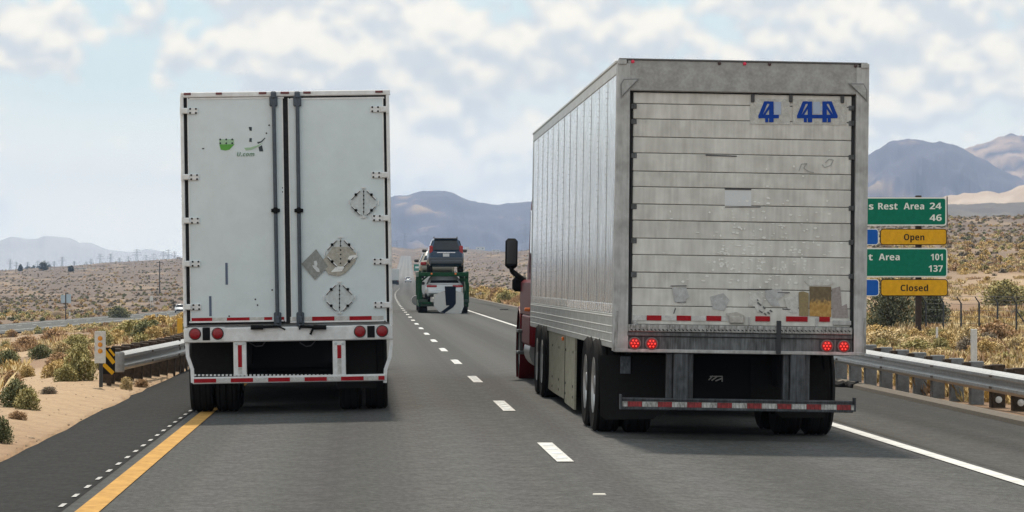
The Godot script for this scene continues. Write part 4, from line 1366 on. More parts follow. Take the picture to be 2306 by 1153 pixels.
		for k in 7:
			var c := R.p(q[0], q[1], 0.016)
			if k: c += Vector3(cos(k * TAU / 6.0), sin(k * TAU / 6.0), 0) * 0.033
			led.ring(c, Vector3(0, 0, 1), [Vector2(0.009, 0.0), Vector2(0.006, 0.006), Vector2(0.0, 0.007)], 8)
		var em := mat("tail_led", col(0.8, 0.1, 0.08), 0.3)
		em.emission_enabled = true
		em.emission = Color(1.0, 0.22, 0.16)
		em.emission_energy_multiplier = 0.8
		obj("tail_light_led", led, em, lo).set_meta("kind", "stuff")
		var lamp := OmniLight3D.new()
		lamp.name = "tail_lamp"
		lamp.light_color = Color(1.0, 0.05, 0.04)
		lamp.light_energy = 0.003
		lamp.light_size = 0.05
		lamp.omni_range = 60.0
		lamp.omni_attenuation = 2.0
		lamp.shadow_enabled = true
		lamp.position = R.p(q[0], q[1], 0.08)
		lo.add_child(lamp)
	# underrun guard
	var guard := mat("guard_grey", col(0.105, 0.115, 0.13), 0.6, 0.2, "streaks", 1.2)
	for k in 2:
		var x0 := 1502.0 if k == 0 else 1765.0
		var g := Shape.new()
		R.box(g, x0 + 15, 796, x0 + 48, 903, -0.14, 0.0, 0.008)
		R.box(g, x0, 796, x0 + 14, 903, -0.16, -0.06, 0.004)
		R.box(g, x0 + 49, 796, x0 + 60, 903, -0.16, -0.06, 0.004)
		obj("guard_post", g, guard, r)
	R.part("guard_bar", guard, 1398, 901, 1925, 926, -0.12, 0.0, 0.008)
	var ends := Shape.new()
	R.box(ends, 1396.5, 888, 1400.5, 922, -0.12, 0.014, 0.003)
	R.box(ends, 1923.5, 896, 1927.5, 927, -0.12, 0.014, 0.003)
	R.box(ends, 1400, 899.5, 1924, 903.5, -0.13, 0.016, 0.003)
	obj("guard_edge", ends, guard, r)
	var st := [[1402, 1413, 0], [1413.5, 1446, 1], [1446.5, 1481, 0], [1481.5, 1513, 1], [1513.5, 1547, 0], [1547.5, 1580, 1], [1580.5, 1615, 0], [1615.5, 1648, 1], [1648.5, 1682, 0], [1682.5, 1715, 1], [1715.5, 1750, 0], [1750.5, 1782, 1], [1782.5, 1816, 0], [1816.5, 1849, 1], [1849.5, 1884, 0], [1884.5, 1916, 1], [1916.5, 1924, 0]]
	for q in st: R.part("tape", mat("red_tape_worn", col(0.40, 0.03, 0.035), 0.55, 0.0, "streaks", 3.0) if q[2] else mat("white_tape_worn", col(0.62, 0.62, 0.6), 0.55, 0.0, "streaks", 3.0), q[0], 908 + (q[0] - 1660) * 0.0165, q[1], 919.5 + (q[0] - 1660) * 0.0165, 0.001, 0.004)
	# flaps, plate, running gear
	var w := -0.10
	R.d += 0.9
	R.flat("mud_flap", rubber(), [[1350, 806], [1352, 800], [1562, 800], [1562, 905], [1478, 938], [1470, 944], [1362, 945], [1352, 936]], -0.9, -0.885)
	R.flat("mud_flap", rubber(), [[1690, 806], [1846, 806], [1856, 840], [1862, 850], [1862, 905], [1856, 941], [1760, 941], [1746, 925], [1690, 905]], -0.9, -0.885)
	R.d -= 0.9
	R.part("plate_holder", mat("plate_blue", col(0.16, 0.19, 0.23), 0.5, 0.2, "streaks", 3.0), 1412, 807, 1436, 847, -0.86, -0.84, 0.004)
	var mark := Shape.new()
	for q in [[[1617, 862], [1627, 852]], [[1624, 863], [1638, 853]], [[1633, 864], [1648, 858]], [[1620, 853.5], [1649, 853.5]], [[1648.5, 853], [1648.5, 866]]]: R.bar(mark, q[0], q[1], 2.6, -0.9, -0.889)
	obj("white_mark", mark, white_tape(), r)
	var under := Shape.new()
	for k in 22: under.box(Vector3(mid, 0.93, -0.5 - k * 0.7), Vector3(2.4, 0.1, 0.06))
	under.box(Vector3(mid - 0.5, 0.72, -2.4), Vector3(0.1, 0.34, 4.0))
	under.box(Vector3(mid + 0.5, 0.72, -2.4), Vector3(0.1, 0.34, 4.0))
	under.box(Vector3(mid, 0.6, -0.93), Vector3(1.3, 0.62, 0.04))
	under.box(Vector3(mid, 0.6, -4.6), Vector3(2.1, 0.6, 0.05))
	obj("underframe", under, chassis(), r)
	add_axles(r, [-1.8, -3.05], 1.28, w)
	# pale side skirt between the axles
	var sk := Shape.new()
	for k in 2:
		var s := -1.0 if k == 0 else 1.0
		var x: float = lx + 0.03 if k == 0 else rx - 0.03
		sk = Shape.new()
		sk.prism(PackedVector2Array([Vector2(6.1, 0.93), Vector2(12.0, 0.93), Vector2(12.0, 0.14), Vector2(10.0, 0.12), Vector2(8.0, 0.12), Vector2(7.9, 0.08), Vector2(6.1, 0.06)]), -0.012, 0.012, Transform3D(Basis(Vector3(0, 0, -1), Vector3.UP, Vector3.RIGHT), Vector3(x, 0, 0)))
		obj("side_skirt", sk, mat("skirt_beige", col(0.47, 0.45, 0.36), 0.6, 0.0, "grime", 0.8), r)
		var jt := Shape.new()
		jt.box(Vector3(x + s * 0.014, 0.5, -7.95), Vector3(0.006, 0.84, 0.02))
		for e in 4:
			for h in [0.2, 0.33, 0.75]: jt.box(Vector3(x + s * 0.014, h, -6.4 - e * 1.4), Vector3(0.008, 0.03, 0.03))
		obj("skirt_bolt", jt, dark, r).set_meta("kind", "stuff")
		var ol := Shape.new()
		ol.box(Vector3(x + s * 0.03, 0.88, -8.2), Vector3(0.03, 0.05, 0.08), 0.01)
		obj("marker_light", ol, mat("orange_lens", col(0.75, 0.16, 0.02), 0.3), r)
	var red := mat("lorry_red", col(0.13, 0.008, 0.012), 0.4)
	red.metallic_specular = 0.2
	add_tractor(r, -0.04, -17.1, red, mat("fairing_pale", col(0.62, 0.56, 0.56), 0.35))
	add_axles(r, [-11.9, -13.15], 1.27, w)

# ------------------------------------------------------------------ car hauler and its load
func pane(parent: Node3D, called: String, m: Material, a: Vector3, b: Vector3, c: Vector3, d: Vector3, out: Vector3) -> void:
	var s := Shape.new()
	var o := out.normalized() * 0.012
	s.loft([[a - o, b - o, c - o, d - o], [a + o, b + o, c + o, d + o]])
	obj(called, s, m, parent)

func make_car(called: String, label: String, group: String, at_: Transform3D, paint: Material, dims: Dictionary) -> Node3D:
	# rear at z = 0, nose towards -z
	var root := thing(called, label, "car", at_.origin, at_.basis, group)
	var w: float = dims.w / 2.0
	var L: float = dims.l
	var H: float = dims.h
	var belt: float = dims.belt
	var y0 := 0.28
	var ring_at := func(z: float, hw: float, yb: float, wr: float, yr: float, lowest := 0.28) -> Array:
		return [Vector3(-hw * 0.9, lowest, z), Vector3(hw * 0.9, lowest, z), Vector3(hw, lowest + 0.2, z), Vector3(hw, yb - 0.08, z), Vector3(hw * 0.965, yb, z), Vector3(wr, yr - 0.09, z), Vector3(wr * 0.84, yr, z), Vector3(-wr * 0.84, yr, z), Vector3(-wr, yr - 0.09, z), Vector3(-hw * 0.965, yb, z), Vector3(-hw, yb - 0.08, z), Vector3(-hw, lowest + 0.2, z)]
	var rings := []
	var boot: float = dims.boot
	rings.append(ring_at.call(0.0, w * 0.9, belt - 0.06, w * 0.85, belt + 0.02, 0.42))
	rings.append(ring_at.call(-0.12, w * 0.97, belt, w * 0.92, belt + 0.06, 0.33))
	if boot > 0.2: rings.append(ring_at.call(-boot, w, belt, w * 0.93, belt + 0.07))
	rings.append(ring_at.call(-boot - dims.rake, w, belt, w * 0.72, H - 0.03))
	rings.append(ring_at.call(-L * 0.45, w, belt, w * 0.75, H))
	rings.append(ring_at.call(-L * 0.58, w, belt, w * 0.73, H - 0.05))
	rings.append(ring_at.call(-L * 0.73, w, belt - 0.02, w * 0.9, belt + 0.04))
	rings.append(ring_at.call(-L * 0.9, w * 0.97, belt - 0.16, w * 0.85, belt - 0.1))
	rings.append(ring_at.call(-L, w * 0.85, belt - 0.3, w * 0.7, belt - 0.24, 0.4))
	var body := Shape.new()
	body.loft(rings, true, false)
	body.soften(40.0)
	obj("body", body, paint, root)
	var glass := mat("car_glass", col(0.012, 0.014, 0.017), 0.06)
	var z1: float = -boot - 0.06
	var z2: float = -boot - dims.rake
	pane(root, "rear_window", glass, Vector3(-w * 0.78, belt + 0.1, z1 + 0.02), Vector3(w * 0.78, belt + 0.1, z1 + 0.02), Vector3(w * 0.6, H - 0.1, z2 + 0.06), Vector3(-w * 0.6, H - 0.1, z2 + 0.06), Vector3(0, 0.4, 1))
	pane(root, "windscreen", glass, Vector3(-w * 0.8, belt + 0.06, -L * 0.725), Vector3(w * 0.8, belt + 0.06, -L * 0.725), Vector3(w * 0.62, H - 0.07, -L * 0.592), Vector3(-w * 0.62, H - 0.07, -L * 0.592), Vector3(0, 0.6, -1))
	for s in [-1.0, 1.0]:
		pane(root, "side_window", glass, Vector3(s * w * 0.955, belt + 0.03, -L * 0.68), Vector3(s * w * 0.955, belt + 0.03, -L * 0.46), Vector3(s * w * 0.775, H - 0.13, -L * 0.46), Vector3(s * w * 0.775, H - 0.13, -L * 0.585), Vector3(s, 0.4, 0))
		pane(root, "side_window", glass, Vector3(s * w * 0.955, belt + 0.03, -L * 0.445), Vector3(s * w * 0.955, belt + 0.03, z1 - 0.25), Vector3(s * w * 0.76, H - 0.13, z2 - 0.1), Vector3(s * w * 0.775, H - 0.13, -L * 0.445), Vector3(s, 0.4, 0))
		var tail := Shape.new()
		var tl: Array = dims.tail
		tail.box(Vector3(s * tl[0] * w, tl[1], tl[4]), Vector3(tl[2], tl[3], 0.12), 0.03)
		obj("tail_light", tail, mat("car_tail", col(0.3, 0.012, 0.016), 0.2), root)
		var head := Shape.new()
		head.box(Vector3(s * w * 0.66, belt - 0.3, -L + 0.06), Vector3(0.34, 0.14, 0.16), 0.04)
		obj("headlight", head, mat("car_head", col(0.75, 0.75, 0.75), 0.15), root)
		var mir := Shape.new()
		mir.box(Vector3(s * (w + 0.13), belt + 0.08, -L * 0.665), Vector3(0.24, 0.16, 0.12), 0.04)
		obj("wing_mirror", mir, mat("mirror_black", col(0.03, 0.03, 0.033), 0.4), root)
		for z in [-L * 0.2, -L * 0.8]: add_wheel(root, Vector3(s * (w - 0.12), 0.34, z), s, 0.34, 0.22)
	var bump := Shape.new()
	bump.box(Vector3(0, 0.52, 0.02), Vector3(w * 1.8, 0.22, 0.2), 0.06)
	obj("rear_bumper", bump, dims.bumper, root)
	var fb := Shape.new()
	fb.box(Vector3(0, 0.45, -L - 0.01), Vector3(w * 1.5, 0.22, 0.12), 0.04)
	obj("front_grille", fb, mat("mirror_black", col(0.03, 0.03, 0.033), 0.4), root)
	var pl := Shape.new()
	pl.box(Vector3(0, dims.plate, 0.035 if dims.plate > 0.7 else 0.125), Vector3(0.32, 0.16, 0.012), 0.003)
	obj("number_plate", pl, mat("plate_white", col(0.55, 0.57, 0.6), 0.5), root)
	return root

func build_car_hauler() -> void:
	var d := 160.0
	var c := at(999, 706, d)
	var base := Vector3(c.x, road_y(d) + cross_y(c.x - curve_x(d)), -d)
	var root := thing("car_hauler", "green car transporter carrying a dark people carrier above a pale saloon", "car transporter", base, Basis(Vector3.UP, deg_to_rad(-0.25)))
	var green := mat("hauler_green", col(0.014, 0.075, 0.034), 0.45, 0.0, "grime", 1.0)
	var dk := mat("hauler_dark", col(0.012, 0.03, 0.018), 0.6)
	var deck := Shape.new()
	deck.box(Vector3(-0.8, 2.02, -6.0), Vector3(0.55, 0.07, 12.0), 0.01)
	deck.box(Vector3(0.8, 2.02, -6.0), Vector3(0.55, 0.07, 12.0), 0.01)
	for k in 9: deck.box(Vector3(0, 1.98, -0.3 - k * 1.4), Vector3(2.2, 0.08, 0.12))
	obj("upper_deck", deck, green, root)
	var beam := Shape.new()
	beam.box(Vector3(0, 1.95, -0.05), Vector3(2.5, 0.2, 0.16), 0.03)
	obj("rear_beam", beam, green, root)
	for s in [-1.0, 1.0]:
		var edge := Shape.new()
		edge.box(Vector3(s * 1.2, 1.96, -6.0), Vector3(0.1, 0.26, 12.0), 0.02)
		obj("side_rail", edge, green, root)
		for z in [-0.25, -4.2, -8.2, -11.8]:
			var post := Shape.new()
			post.box(Vector3(s * 1.17, 1.15, z), Vector3(0.16, 1.65, 0.2), 0.02)
			if z > -1.0:
				post.box(Vector3(s * 1.24, 1.02, z + 0.03), Vector3(0.08, 1.0, 0.3), 0.02)
				post.box(Vector3(s * 0.98, 1.72, z), Vector3(0.5, 0.09, 0.12), 0.01, Basis(Vector3(0, 0, 1), s * -0.7))
				post.tube(Vector3(s * 1.05, 0.55, z + 0.05), Vector3(s * 1.2, 1.8, z + 0.05), 0.04, 0.04, 8)
			obj("deck_post", post, green, root)
		var ram := Shape.new()
		ram.tube(Vector3(s * 1.12, 0.5, -0.6), Vector3(s * 1.12, 1.9, -2.8), 0.05, 0.05, 8)
		ram.tube(Vector3(s * 1.12, 1.9, -4.6), Vector3(s * 1.12, 0.5, -7.6), 0.05, 0.05, 8)
		obj("deck_brace", ram, green, root)
		var low := Shape.new()
		low.box(Vector3(s * 0.85, 0.52, -5.8), Vector3(0.5, 0.1, 11.8), 0.01)
		low.box(Vector3(s * 1.2, 0.5, -5.8), Vector3(0.1, 0.3, 11.6), 0.02)
		obj("lower_deck", low, green, root)
		var fl := Shape.new()
		fl.box(Vector3(s * 1.02, 0.62, 0.05), Vector3(0.46, 0.16, 0.1), 0.02)
		obj("tail_lamp_box", fl, dk, root)
		for z in [-1.4, -2.6]: add_wheel(root, Vector3(s * 1.02, 0.4, z), s, 0.4, 0.44, false)
		var led := Shape.new()
		led.ring(Vector3(s * 0.6, 1.98, 0.035), Vector3(0, 0, 1), [Vector2(0.05, 0), Vector2(0.03, 0.02), Vector2(0, 0.025)], 10)
		obj("deck_light", led, mat("orange_lens", col(0.75, 0.16, 0.02), 0.3), root)
	var cross := Shape.new()
	for k in 6: cross.box(Vector3(0, 0.44, -0.4 - k * 2.2), Vector3(2.3, 0.1, 0.12))
	cross.box(Vector3(0, 0.42, -0.05), Vector3(2.3, 0.14, 0.12), 0.02)
	obj("crossmember", cross, dk, root)
	var cab := Shape.new()
	cab.loft([[Vector3(-1.2, 0.9, -13.2), Vector3(1.2, 0.9, -13.2), Vector3(1.15, 2.1, -13.2), Vector3(-1.15, 2.1, -13.2)], [Vector3(-1.2, 0.9, -15.0), Vector3(1.2, 0.9, -15.0), Vector3(1.05, 2.1, -15.0), Vector3(-1.05, 2.1, -15.0)], [Vector3(-1.15, 0.8, -15.5), Vector3(1.15, 0.8, -15.5), Vector3(1.0, 1.5, -15.5), Vector3(-1.0, 1.5, -15.5)], [Vector3(-1.05, 0.7, -17.0), Vector3(1.05, 0.7, -17.0), Vector3(0.9, 1.35, -17.0), Vector3(-0.9, 1.35, -17.0)]])
	obj("cab", cab, mat("hauler_cab", col(0.6, 0.6, 0.6), 0.3), root)
	for s in [-1.0, 1.0]:
		add_wheel(root, Vector3(s * 1.02, 0.5, -12.6), s, 0.5, 0.3)
		add_wheel(root, Vector3(s * 1.02, 0.5, -16.0), s, 0.5, 0.3)
		var tank := Shape.new()
		tank.tube(Vector3(s * 1.25, 0.6, -9.0), Vector3(s * 1.25, 0.6, -10.2), 0.26, 0.26, 16)
		obj("fuel_tank", tank, mat("tank_alu", col(0.3, 0.3, 0.3), 0.35, 0.9), root)
	# the load
	var dark_paint := mat("carrier_blue", col(0.028, 0.055, 0.10), 0.2, 0.2)
	var grey := mat("carrier_grey", col(0.05, 0.06, 0.075), 0.45)
	var top_at := base + Vector3((at(1005, 600, d).x - c.x), 2.06, -0.3)
	var suv := make_car("people_carrier", "dark blue-grey people carrier on the top deck of the green transporter", "", Transform3D(Basis(), top_at), dark_paint, {"w": 1.8, "l": 4.7, "h": 1.72, "belt": 1.02, "boot": 0.05, "rake": 0.42, "tail": [0.84, 1.12, 0.18, 0.42, -0.1], "bumper": grey, "plate": 0.86})
	var chrome := Shape.new()
	chrome.box(Vector3(0, 0.985, 0.0), Vector3(0.92, 0.05, 0.04), 0.01)
	obj("chrome_strip", chrome, mat("chrome", col(0.7, 0.7, 0.72), 0.15, 0.9), suv)
	var low_b := Shape.new()
	low_b.box(Vector3(0, 0.6, 0.0), Vector3(1.72, 0.3, 0.14), 0.05)
	obj("bumper_skirt", low_b, grey, suv)
	var bars := Shape.new()
	for s in [-1.0, 1.0]: bars.tube(Vector3(s * 0.58, 1.77, -0.7), Vector3(s * 0.58, 1.77, -2.6), 0.025, 0.025, 8)
	bars.box(Vector3(0, 1.7, -0.42), Vector3(1.2, 0.05, 0.2), 0.02)
	obj("roof_rail", bars, grey, suv)
	make_car("car", "cream car ahead of the people carrier on the transporter's top deck", "", Transform3D(Basis(), base + Vector3(at(991, 600, d).x - c.x, 1.75, -6.0)), mat("cream_paint", col(0.22, 0.20, 0.165), 0.3), {"w": 1.8, "l": 4.4, "h": 1.45, "belt": 0.86, "boot": 0.55, "rake": 0.6, "tail": [0.8, 0.78, 0.3, 0.16, -0.02], "bumper": mat("cream_paint", col(0.22, 0.20, 0.165), 0.3), "plate": 0.74})
	var pale := mat("saloon_silver", col(0.62, 0.65, 0.68), 0.25, 0.15)
	var s1 := make_car("saloon_car", "pale silver saloon on the lower deck of the green transporter", "", Transform3D(Basis(), base + Vector3(0.06, 0.56, -0.15)), pale, {"w": 1.86, "l": 4.7, "h": 1.36, "belt": 0.86, "boot": 0.5, "rake": 0.65, "tail": [0.7, 0.80, 0.52, 0.11, -0.03], "bumper": pale, "plate": 0.5})
	var lip := Shape.new()
	lip.box(Vector3(0, 0.93, -0.06), Vector3(1.6, 0.06, 0.16), 0.025)
	obj("boot_lip", lip, pale, s1)
	# silver plate and dark strip stand in for an unreadable smear here
	var plate := thing("smear_plate", "rounded silver smear with a dark bent strip, behind the pale saloon", "smear plate", base + Vector3(0, 0, 0.35))
	var S := 7200.0 / 160.0
	var q := func(x: float, y: float) -> Vector2: return Vector2((x - 999.0) / S, (706.0 - y) / S)
	var out := PackedVector2Array()
	for p in [[976, 664], [1000, 655], [1026, 655], [1043, 660], [1044, 690], [1038, 706], [1024, 708], [1004, 708], [988, 702], [977, 690]]: out.append(q.call(p[0], p[1]))
	var sh := Shape.new()
	sh.prism(out, -0.03, 0.0)
	obj("plate", sh, mat("plate_silver", col(0.45, 0.46, 0.45), 0.25, 0.7), plate)
	var dk2 := PackedVector2Array()
	for p in [[1001, 645], [1026, 645], [1026, 684], [1020, 692], [1000, 706], [992, 703], [1012, 688], [1004, 688]]: dk2.append(q.call(p[0], p[1]))
	var sh2 := Shape.new()
	sh2.prism(dk2, 0.001, 0.03)
	obj("dark_strip", sh2, mat("strip_dark", col(0.006, 0.01, 0.02), 0.5), plate)
	var hook := Shape.new()
	for s in [-1.0, 1.0]: hook.tube(Vector3(s * 0.5, 0.5, -0.03), Vector3(s * 0.5, 0.52, -0.42), 0.03, 0.03, 8)
	obj("hanger", hook, dk, plate)

# ------------------------------------------------------------------ roadside
const W_BEAM := [Vector2(0.0, 0.155), Vector2(-0.05, 0.125), Vector2(-0.085, 0.10), Vector2(-0.085, 0.06), Vector2(-0.02, 0.02), Vector2(-0.02, -0.02), Vector2(-0.085, -0.06), Vector2(-0.085, -0.10), Vector2(-0.05, -0.125), Vector2(0.0, -0.155), Vector2(0.006, -0.152), Vector2(-0.044, -0.120), Vector2(-0.077, -0.095), Vector2(-0.077, -0.065), Vector2(-0.012, -0.022), Vector2(-0.012, 0.022), Vector2(-0.077, 0.065), Vector2(-0.077, 0.095), Vector2(-0.044, 0.120), Vector2(0.006, 0.152)]

func rail_at(a: Vector3, b: Vector3, t: float) -> Vector3:    # from a to b, then on beside the road
	if t <= 1.0 or b.x > 0.0: return a.lerp(b, t)
	return b + Vector3(0, 0, -a.distance_to(b) * (t - 1.0))

func guardrail(label: String, a: Vector3, b: Vector3, t0: float, t1: float, side: float, step: float, first_wood: float, wood_all: bool) -> void:
	# a and b: two places on the top edge; it runs from t0 to t1 of the way; side: +1 when the posts stand on the right of the rail
	var origin := rail_at(a, b, t0)
	origin.y = ground_y(origin.x, -origin.z)
	var root := thing("guardrail", label, "guardrail", origin)
	var galv := mat("galvanised", col(0.62, 0.635, 0.65), 0.45, 0.4, "grime", 1.2)
	var wood := mat("post_wood", col(0.10, 0.066, 0.042), 0.9, 0.0, "wood", 1.5)
	var grey_post := mat("post_grey", col(0.25, 0.265, 0.28), 0.75, 0.1, "grime", 1.5)
	var length := a.distance_to(b)
	var n := int((t1 - t0) * length / 3.8) + 1
	var prof := []
	for p in W_BEAM: prof.append(Vector2(p.x * side, p.y))
	for k in n:
		var p0 := rail_at(a, b, lerpf(t0, t1, float(k) / n)) - origin + Vector3(0, -0.155, 0)
		var p1 := rail_at(a, b, lerpf(t0, t1, float(k + 1) / n)) - origin + Vector3(0, -0.155, 0)
		var sh := Shape.new()
		var lap := (p1 - p0).normalized() * 0.15
		sh.sweep(prof, [p0, p1 + lap] if k % 2 == 0 else [p0 + Vector3(side * -0.003, 0, 0), p1 + lap + Vector3(side * -0.003, 0, 0)])
		var ro := obj("rail", sh, galv, root)
		var bolt := Shape.new()
		for e in 4:
			var bp := p1 + Vector3(side * -0.09, 0.08 if e < 2 else -0.08, (e % 2) * 0.1)
			bolt.box(bp, Vector3(0.02, 0.03, 0.03), 0.006)
		obj("bolt", bolt, mat("bolt_rust", col(0.12, 0.09, 0.07), 0.7), ro).set_meta("kind", "stuff")
	var count := int((t1 - t0) * length / step)
	for k in count:
		var t := t0 + (k + 0.35) * step / length
		var p := rail_at(a, b, t)
		var g := ground_y(p.x + side * 0.25, -p.z)
		var sh := Shape.new()
		var is_wood := wood_all or t < first_wood
		var wide := 0.21 if is_wood else 0.17
		var high := p.y - g + 0.06
		sh.box(Vector3(p.x + side * 0.2, g + high / 2.0 - 0.15, p.z) - origin, Vector3(0.2, high + 0.3, wide), 0.012)
		var po := obj("post", sh, wood if is_wood else grey_post, root)
		var bl := Shape.new()
		bl.box(Vector3(p.x + side * 0.055, p.y - 0.13, p.z) - origin, Vector3(0.1, 0.36, 0.19), 0.01)
		obj("spacer_block", bl, wood, po)
		if is_wood and not wood_all:
			var rf := Shape.new()
			rf.ring(Vector3(p.x + side * 0.2, g + 0.12, p.z + wide / 2.0) - origin, Vector3(0, 0, 1), [Vector2(0.05, 0.0), Vector2(0.046, 0.012), Vector2(0.0, 0.02)], 12)
			obj("reflector", rf, mat("reflector_white", col(0.66, 0.66, 0.64), 0.4), po)

func build_guardrails() -> void:
	guardrail("grey steel guardrail along the right shoulder, on grey and brown posts", at(2306, 845, 43.0), at(1950, 787, 53.0), -0.9, 2.6, 1.0, 1.2, 0.24, false)
	var a := at(264, 793, 51.0)
	var b := at(415, 764, 60.0)
	guardrail("steel guardrail on brown timber posts along the left shoulder, behind striped marker", a, b, 0.0, 5.0, -1.0, 1.15, 9.0, true)
	# striped end marker at the blunt end
	var galv := mat("galvanised", col(0.62, 0.635, 0.65), 0.45, 0.4)
	var p := at(246, 866, 50.4)
	p.y = ground_y(p.x, 50.4)
	var R := Rear.new()
	R.host = self
	R.d = 50.4
	R.root = thing("hazard_marker", "black and yellow striped hazard board at the end of the left guardrail", "road marker", p)
	R.part("board", mat("board_black", col(0.014, 0.014, 0.014), 0.6), 232, 783, 259, 842, -0.01, 0.0)
	for q in [[[235, 790], [257, 818]], [[233, 820], [255, 841]], [[246, 786], [258, 801]]]:
		var s := Shape.new()
		R.bar(s, q[0], q[1], 9.0 if q[0][0] != 246 else 5.0, 0.0, 0.004)
		obj("yellow_stripe", s, mat("stripe_yellow", col(0.62, 0.34, 0.02), 0.5), R.root)
	R.part("post", mat("post_wood", col(0.10, 0.066, 0.042), 0.9), 240, 842, 250, 872, -0.09, -0.011)
	var nose := Shape.new()
	var e := a + Vector3(0, -0.155, 0)
	nose.ring(e + Vector3(-0.02, -0.16, 0.05), Vector3.UP, [Vector2(0.13, 0.0), Vector2(0.14, 0.02), Vector2(0.14, 0.3), Vector2(0.13, 0.32)], 14)
	var g0 := ground_y(e.x, 50.9)
	var root := get_node("guardrail_001")
	nose = Shape.new()
	nose.ring(e - root.position + Vector3(-0.02, -0.16, 0.02), Vector3.UP, [Vector2(0.13, 0.0), Vector2(0.14, 0.02), Vector2(0.14, 0.3), Vector2(0.13, 0.32)], 14)
	obj("end_section", nose, galv, root)
	# delineator board with three amber discs
	var p2 := at(226, 866, 49.2)
	p2.y = ground_y(p2.x, 49.2)
	R = Rear.new()
	R.host = self
	R.d = 49.2
	R.root = thing("marker_board", "white roadside board with three amber discs on a dark post", "road marker", p2)
	var bd := Shape.new()
	R.box(bd, 213, 746, 238, 818, -0.012, 0.0, 0.004)
	obj("board", bd, mat("board_white", col(0.70, 0.70, 0.68), 0.5, 0.0, "clean", 2.0), R.root)
	for y in [762.0, 776.0, 790.5]:
		var ds := Shape.new()
		ds.ring(R.p(225.5, y, 0.0), Vector3(0, 0, 1), [Vector2(0.037, 0.0), Vector2(0.036, 0.008), Vector2(0.02, 0.013), Vector2(0.0, 0.014)], 18)
		obj("amber_disc", ds, mat("amber", col(0.68, 0.27, 0.02), 0.3), R.root)
	R.part("post", mat("marker_post", col(0.035, 0.038, 0.042), 0.6), 223, 818, 231, 872, -0.05, -0.004)
	R.part("post_upper", mat("marker_post", col(0.035, 0.038, 0.042), 0.6), 223.5, 750, 230.5, 818, -0.05, -0.013)
	# yellow and white flexible markers
	var specs := [["delineator_post", "yellow flexible marker post at the left edge of the white lorry", "amber_post", col(0.66, 0.36, 0.02), 405.0, 78.0, 0.13, 716.0], ["delineator_post", "white square marker post behind the right guardrail", "marker_white", col(0.72, 0.73, 0.72), 2193.0, 58.0, 0.12, 741.0], ["delineator_post", "thin white marker post in front of the bushes under the big sign", "marker_white", col(0.72, 0.73, 0.72), 2110.0, 120.0, 0.08, 737.0]]
	for s in specs:
		var w := at(s[4], s[7], s[5])
		var g := ground_y(w.x, s[5])
		var t := thing(s[0], s[1], "marker post", Vector3(w.x, g, w.z))
		var bx := Shape.new()
		bx.box(Vector3(0, (w.y - g) / 2.0, 0), Vector3(s[6], w.y - g, 0.03), 0.01)
		obj("blade", bx, mat(s[2], s[3], 0.5, 0.0, "clean", 2.0), t)
		var ft := Shape.new()
		ft.box(Vector3(0, 0.04, 0), Vector3(s[6] * 1.3, 0.12, 0.09), 0.02)
		obj("base", ft, black(), t)
	# rubber scrap and litter on the road
	var scrap := Shape.new()
	var sc := at(1896, 874, 53.6)
	sc.y = cross_y(sc.x)
	var rs := RandomNumberGenerator.new()
	rs.seed = 3
	for k in 7:
		var c := Vector3(rs.randf_range(-0.16, 0.16), 0.03 + 0.02 * rs.randf(), rs.randf_range(-0.3, 0.3))
		scrap.box(c, Vector3(0.16, 0.05, 0.3), 0.02, Basis.from_euler(Vector3(rs.randf_range(-0.3, 0.3), rs.randf() * 3.0, rs.randf_range(-0.4, 0.4))))
	tag(obj("tyre_scrap", scrap, rubber(), self, sc), "torn black tyre scrap lying at the foot of the right kerb", "tyre scrap")
	var lit := Shape.new()
	for k in 4: lit.box(Vector3(rs.randf_range(-0.15, 0.15), 0.03, rs.randf_range(-0.2, 0.2)), Vector3(0.2, 0.05, 0.25), 0.02, Basis(Vector3.UP, rs.randf() * 3.0))
	var lp := at(1135, 692, 195.0)
	lp.y = road_point(lp.x - curve_x(195.0), 195.0).y
	tag(obj("litter", lit, rubber(), self, lp), "small dark scrap on the shoulder beyond the red cab", "litter")

func round_rect(w: float, h: float, r: float) -> PackedVector2Array:
	var p := PackedVector2Array()
	for c in [[1, 1, 0.0], [-1, 1, 90.0], [-1, -1, 180.0], [1, -1, 270.0]]:
		for k in 6:
			var a := deg_to_rad(c[2] + k * 18.0)
			p.append(Vector2(c[0] * (w / 2.0 - r) + cos(a) * r, c[1] * (h / 2.0 - r) + sin(a) * r))
	return p

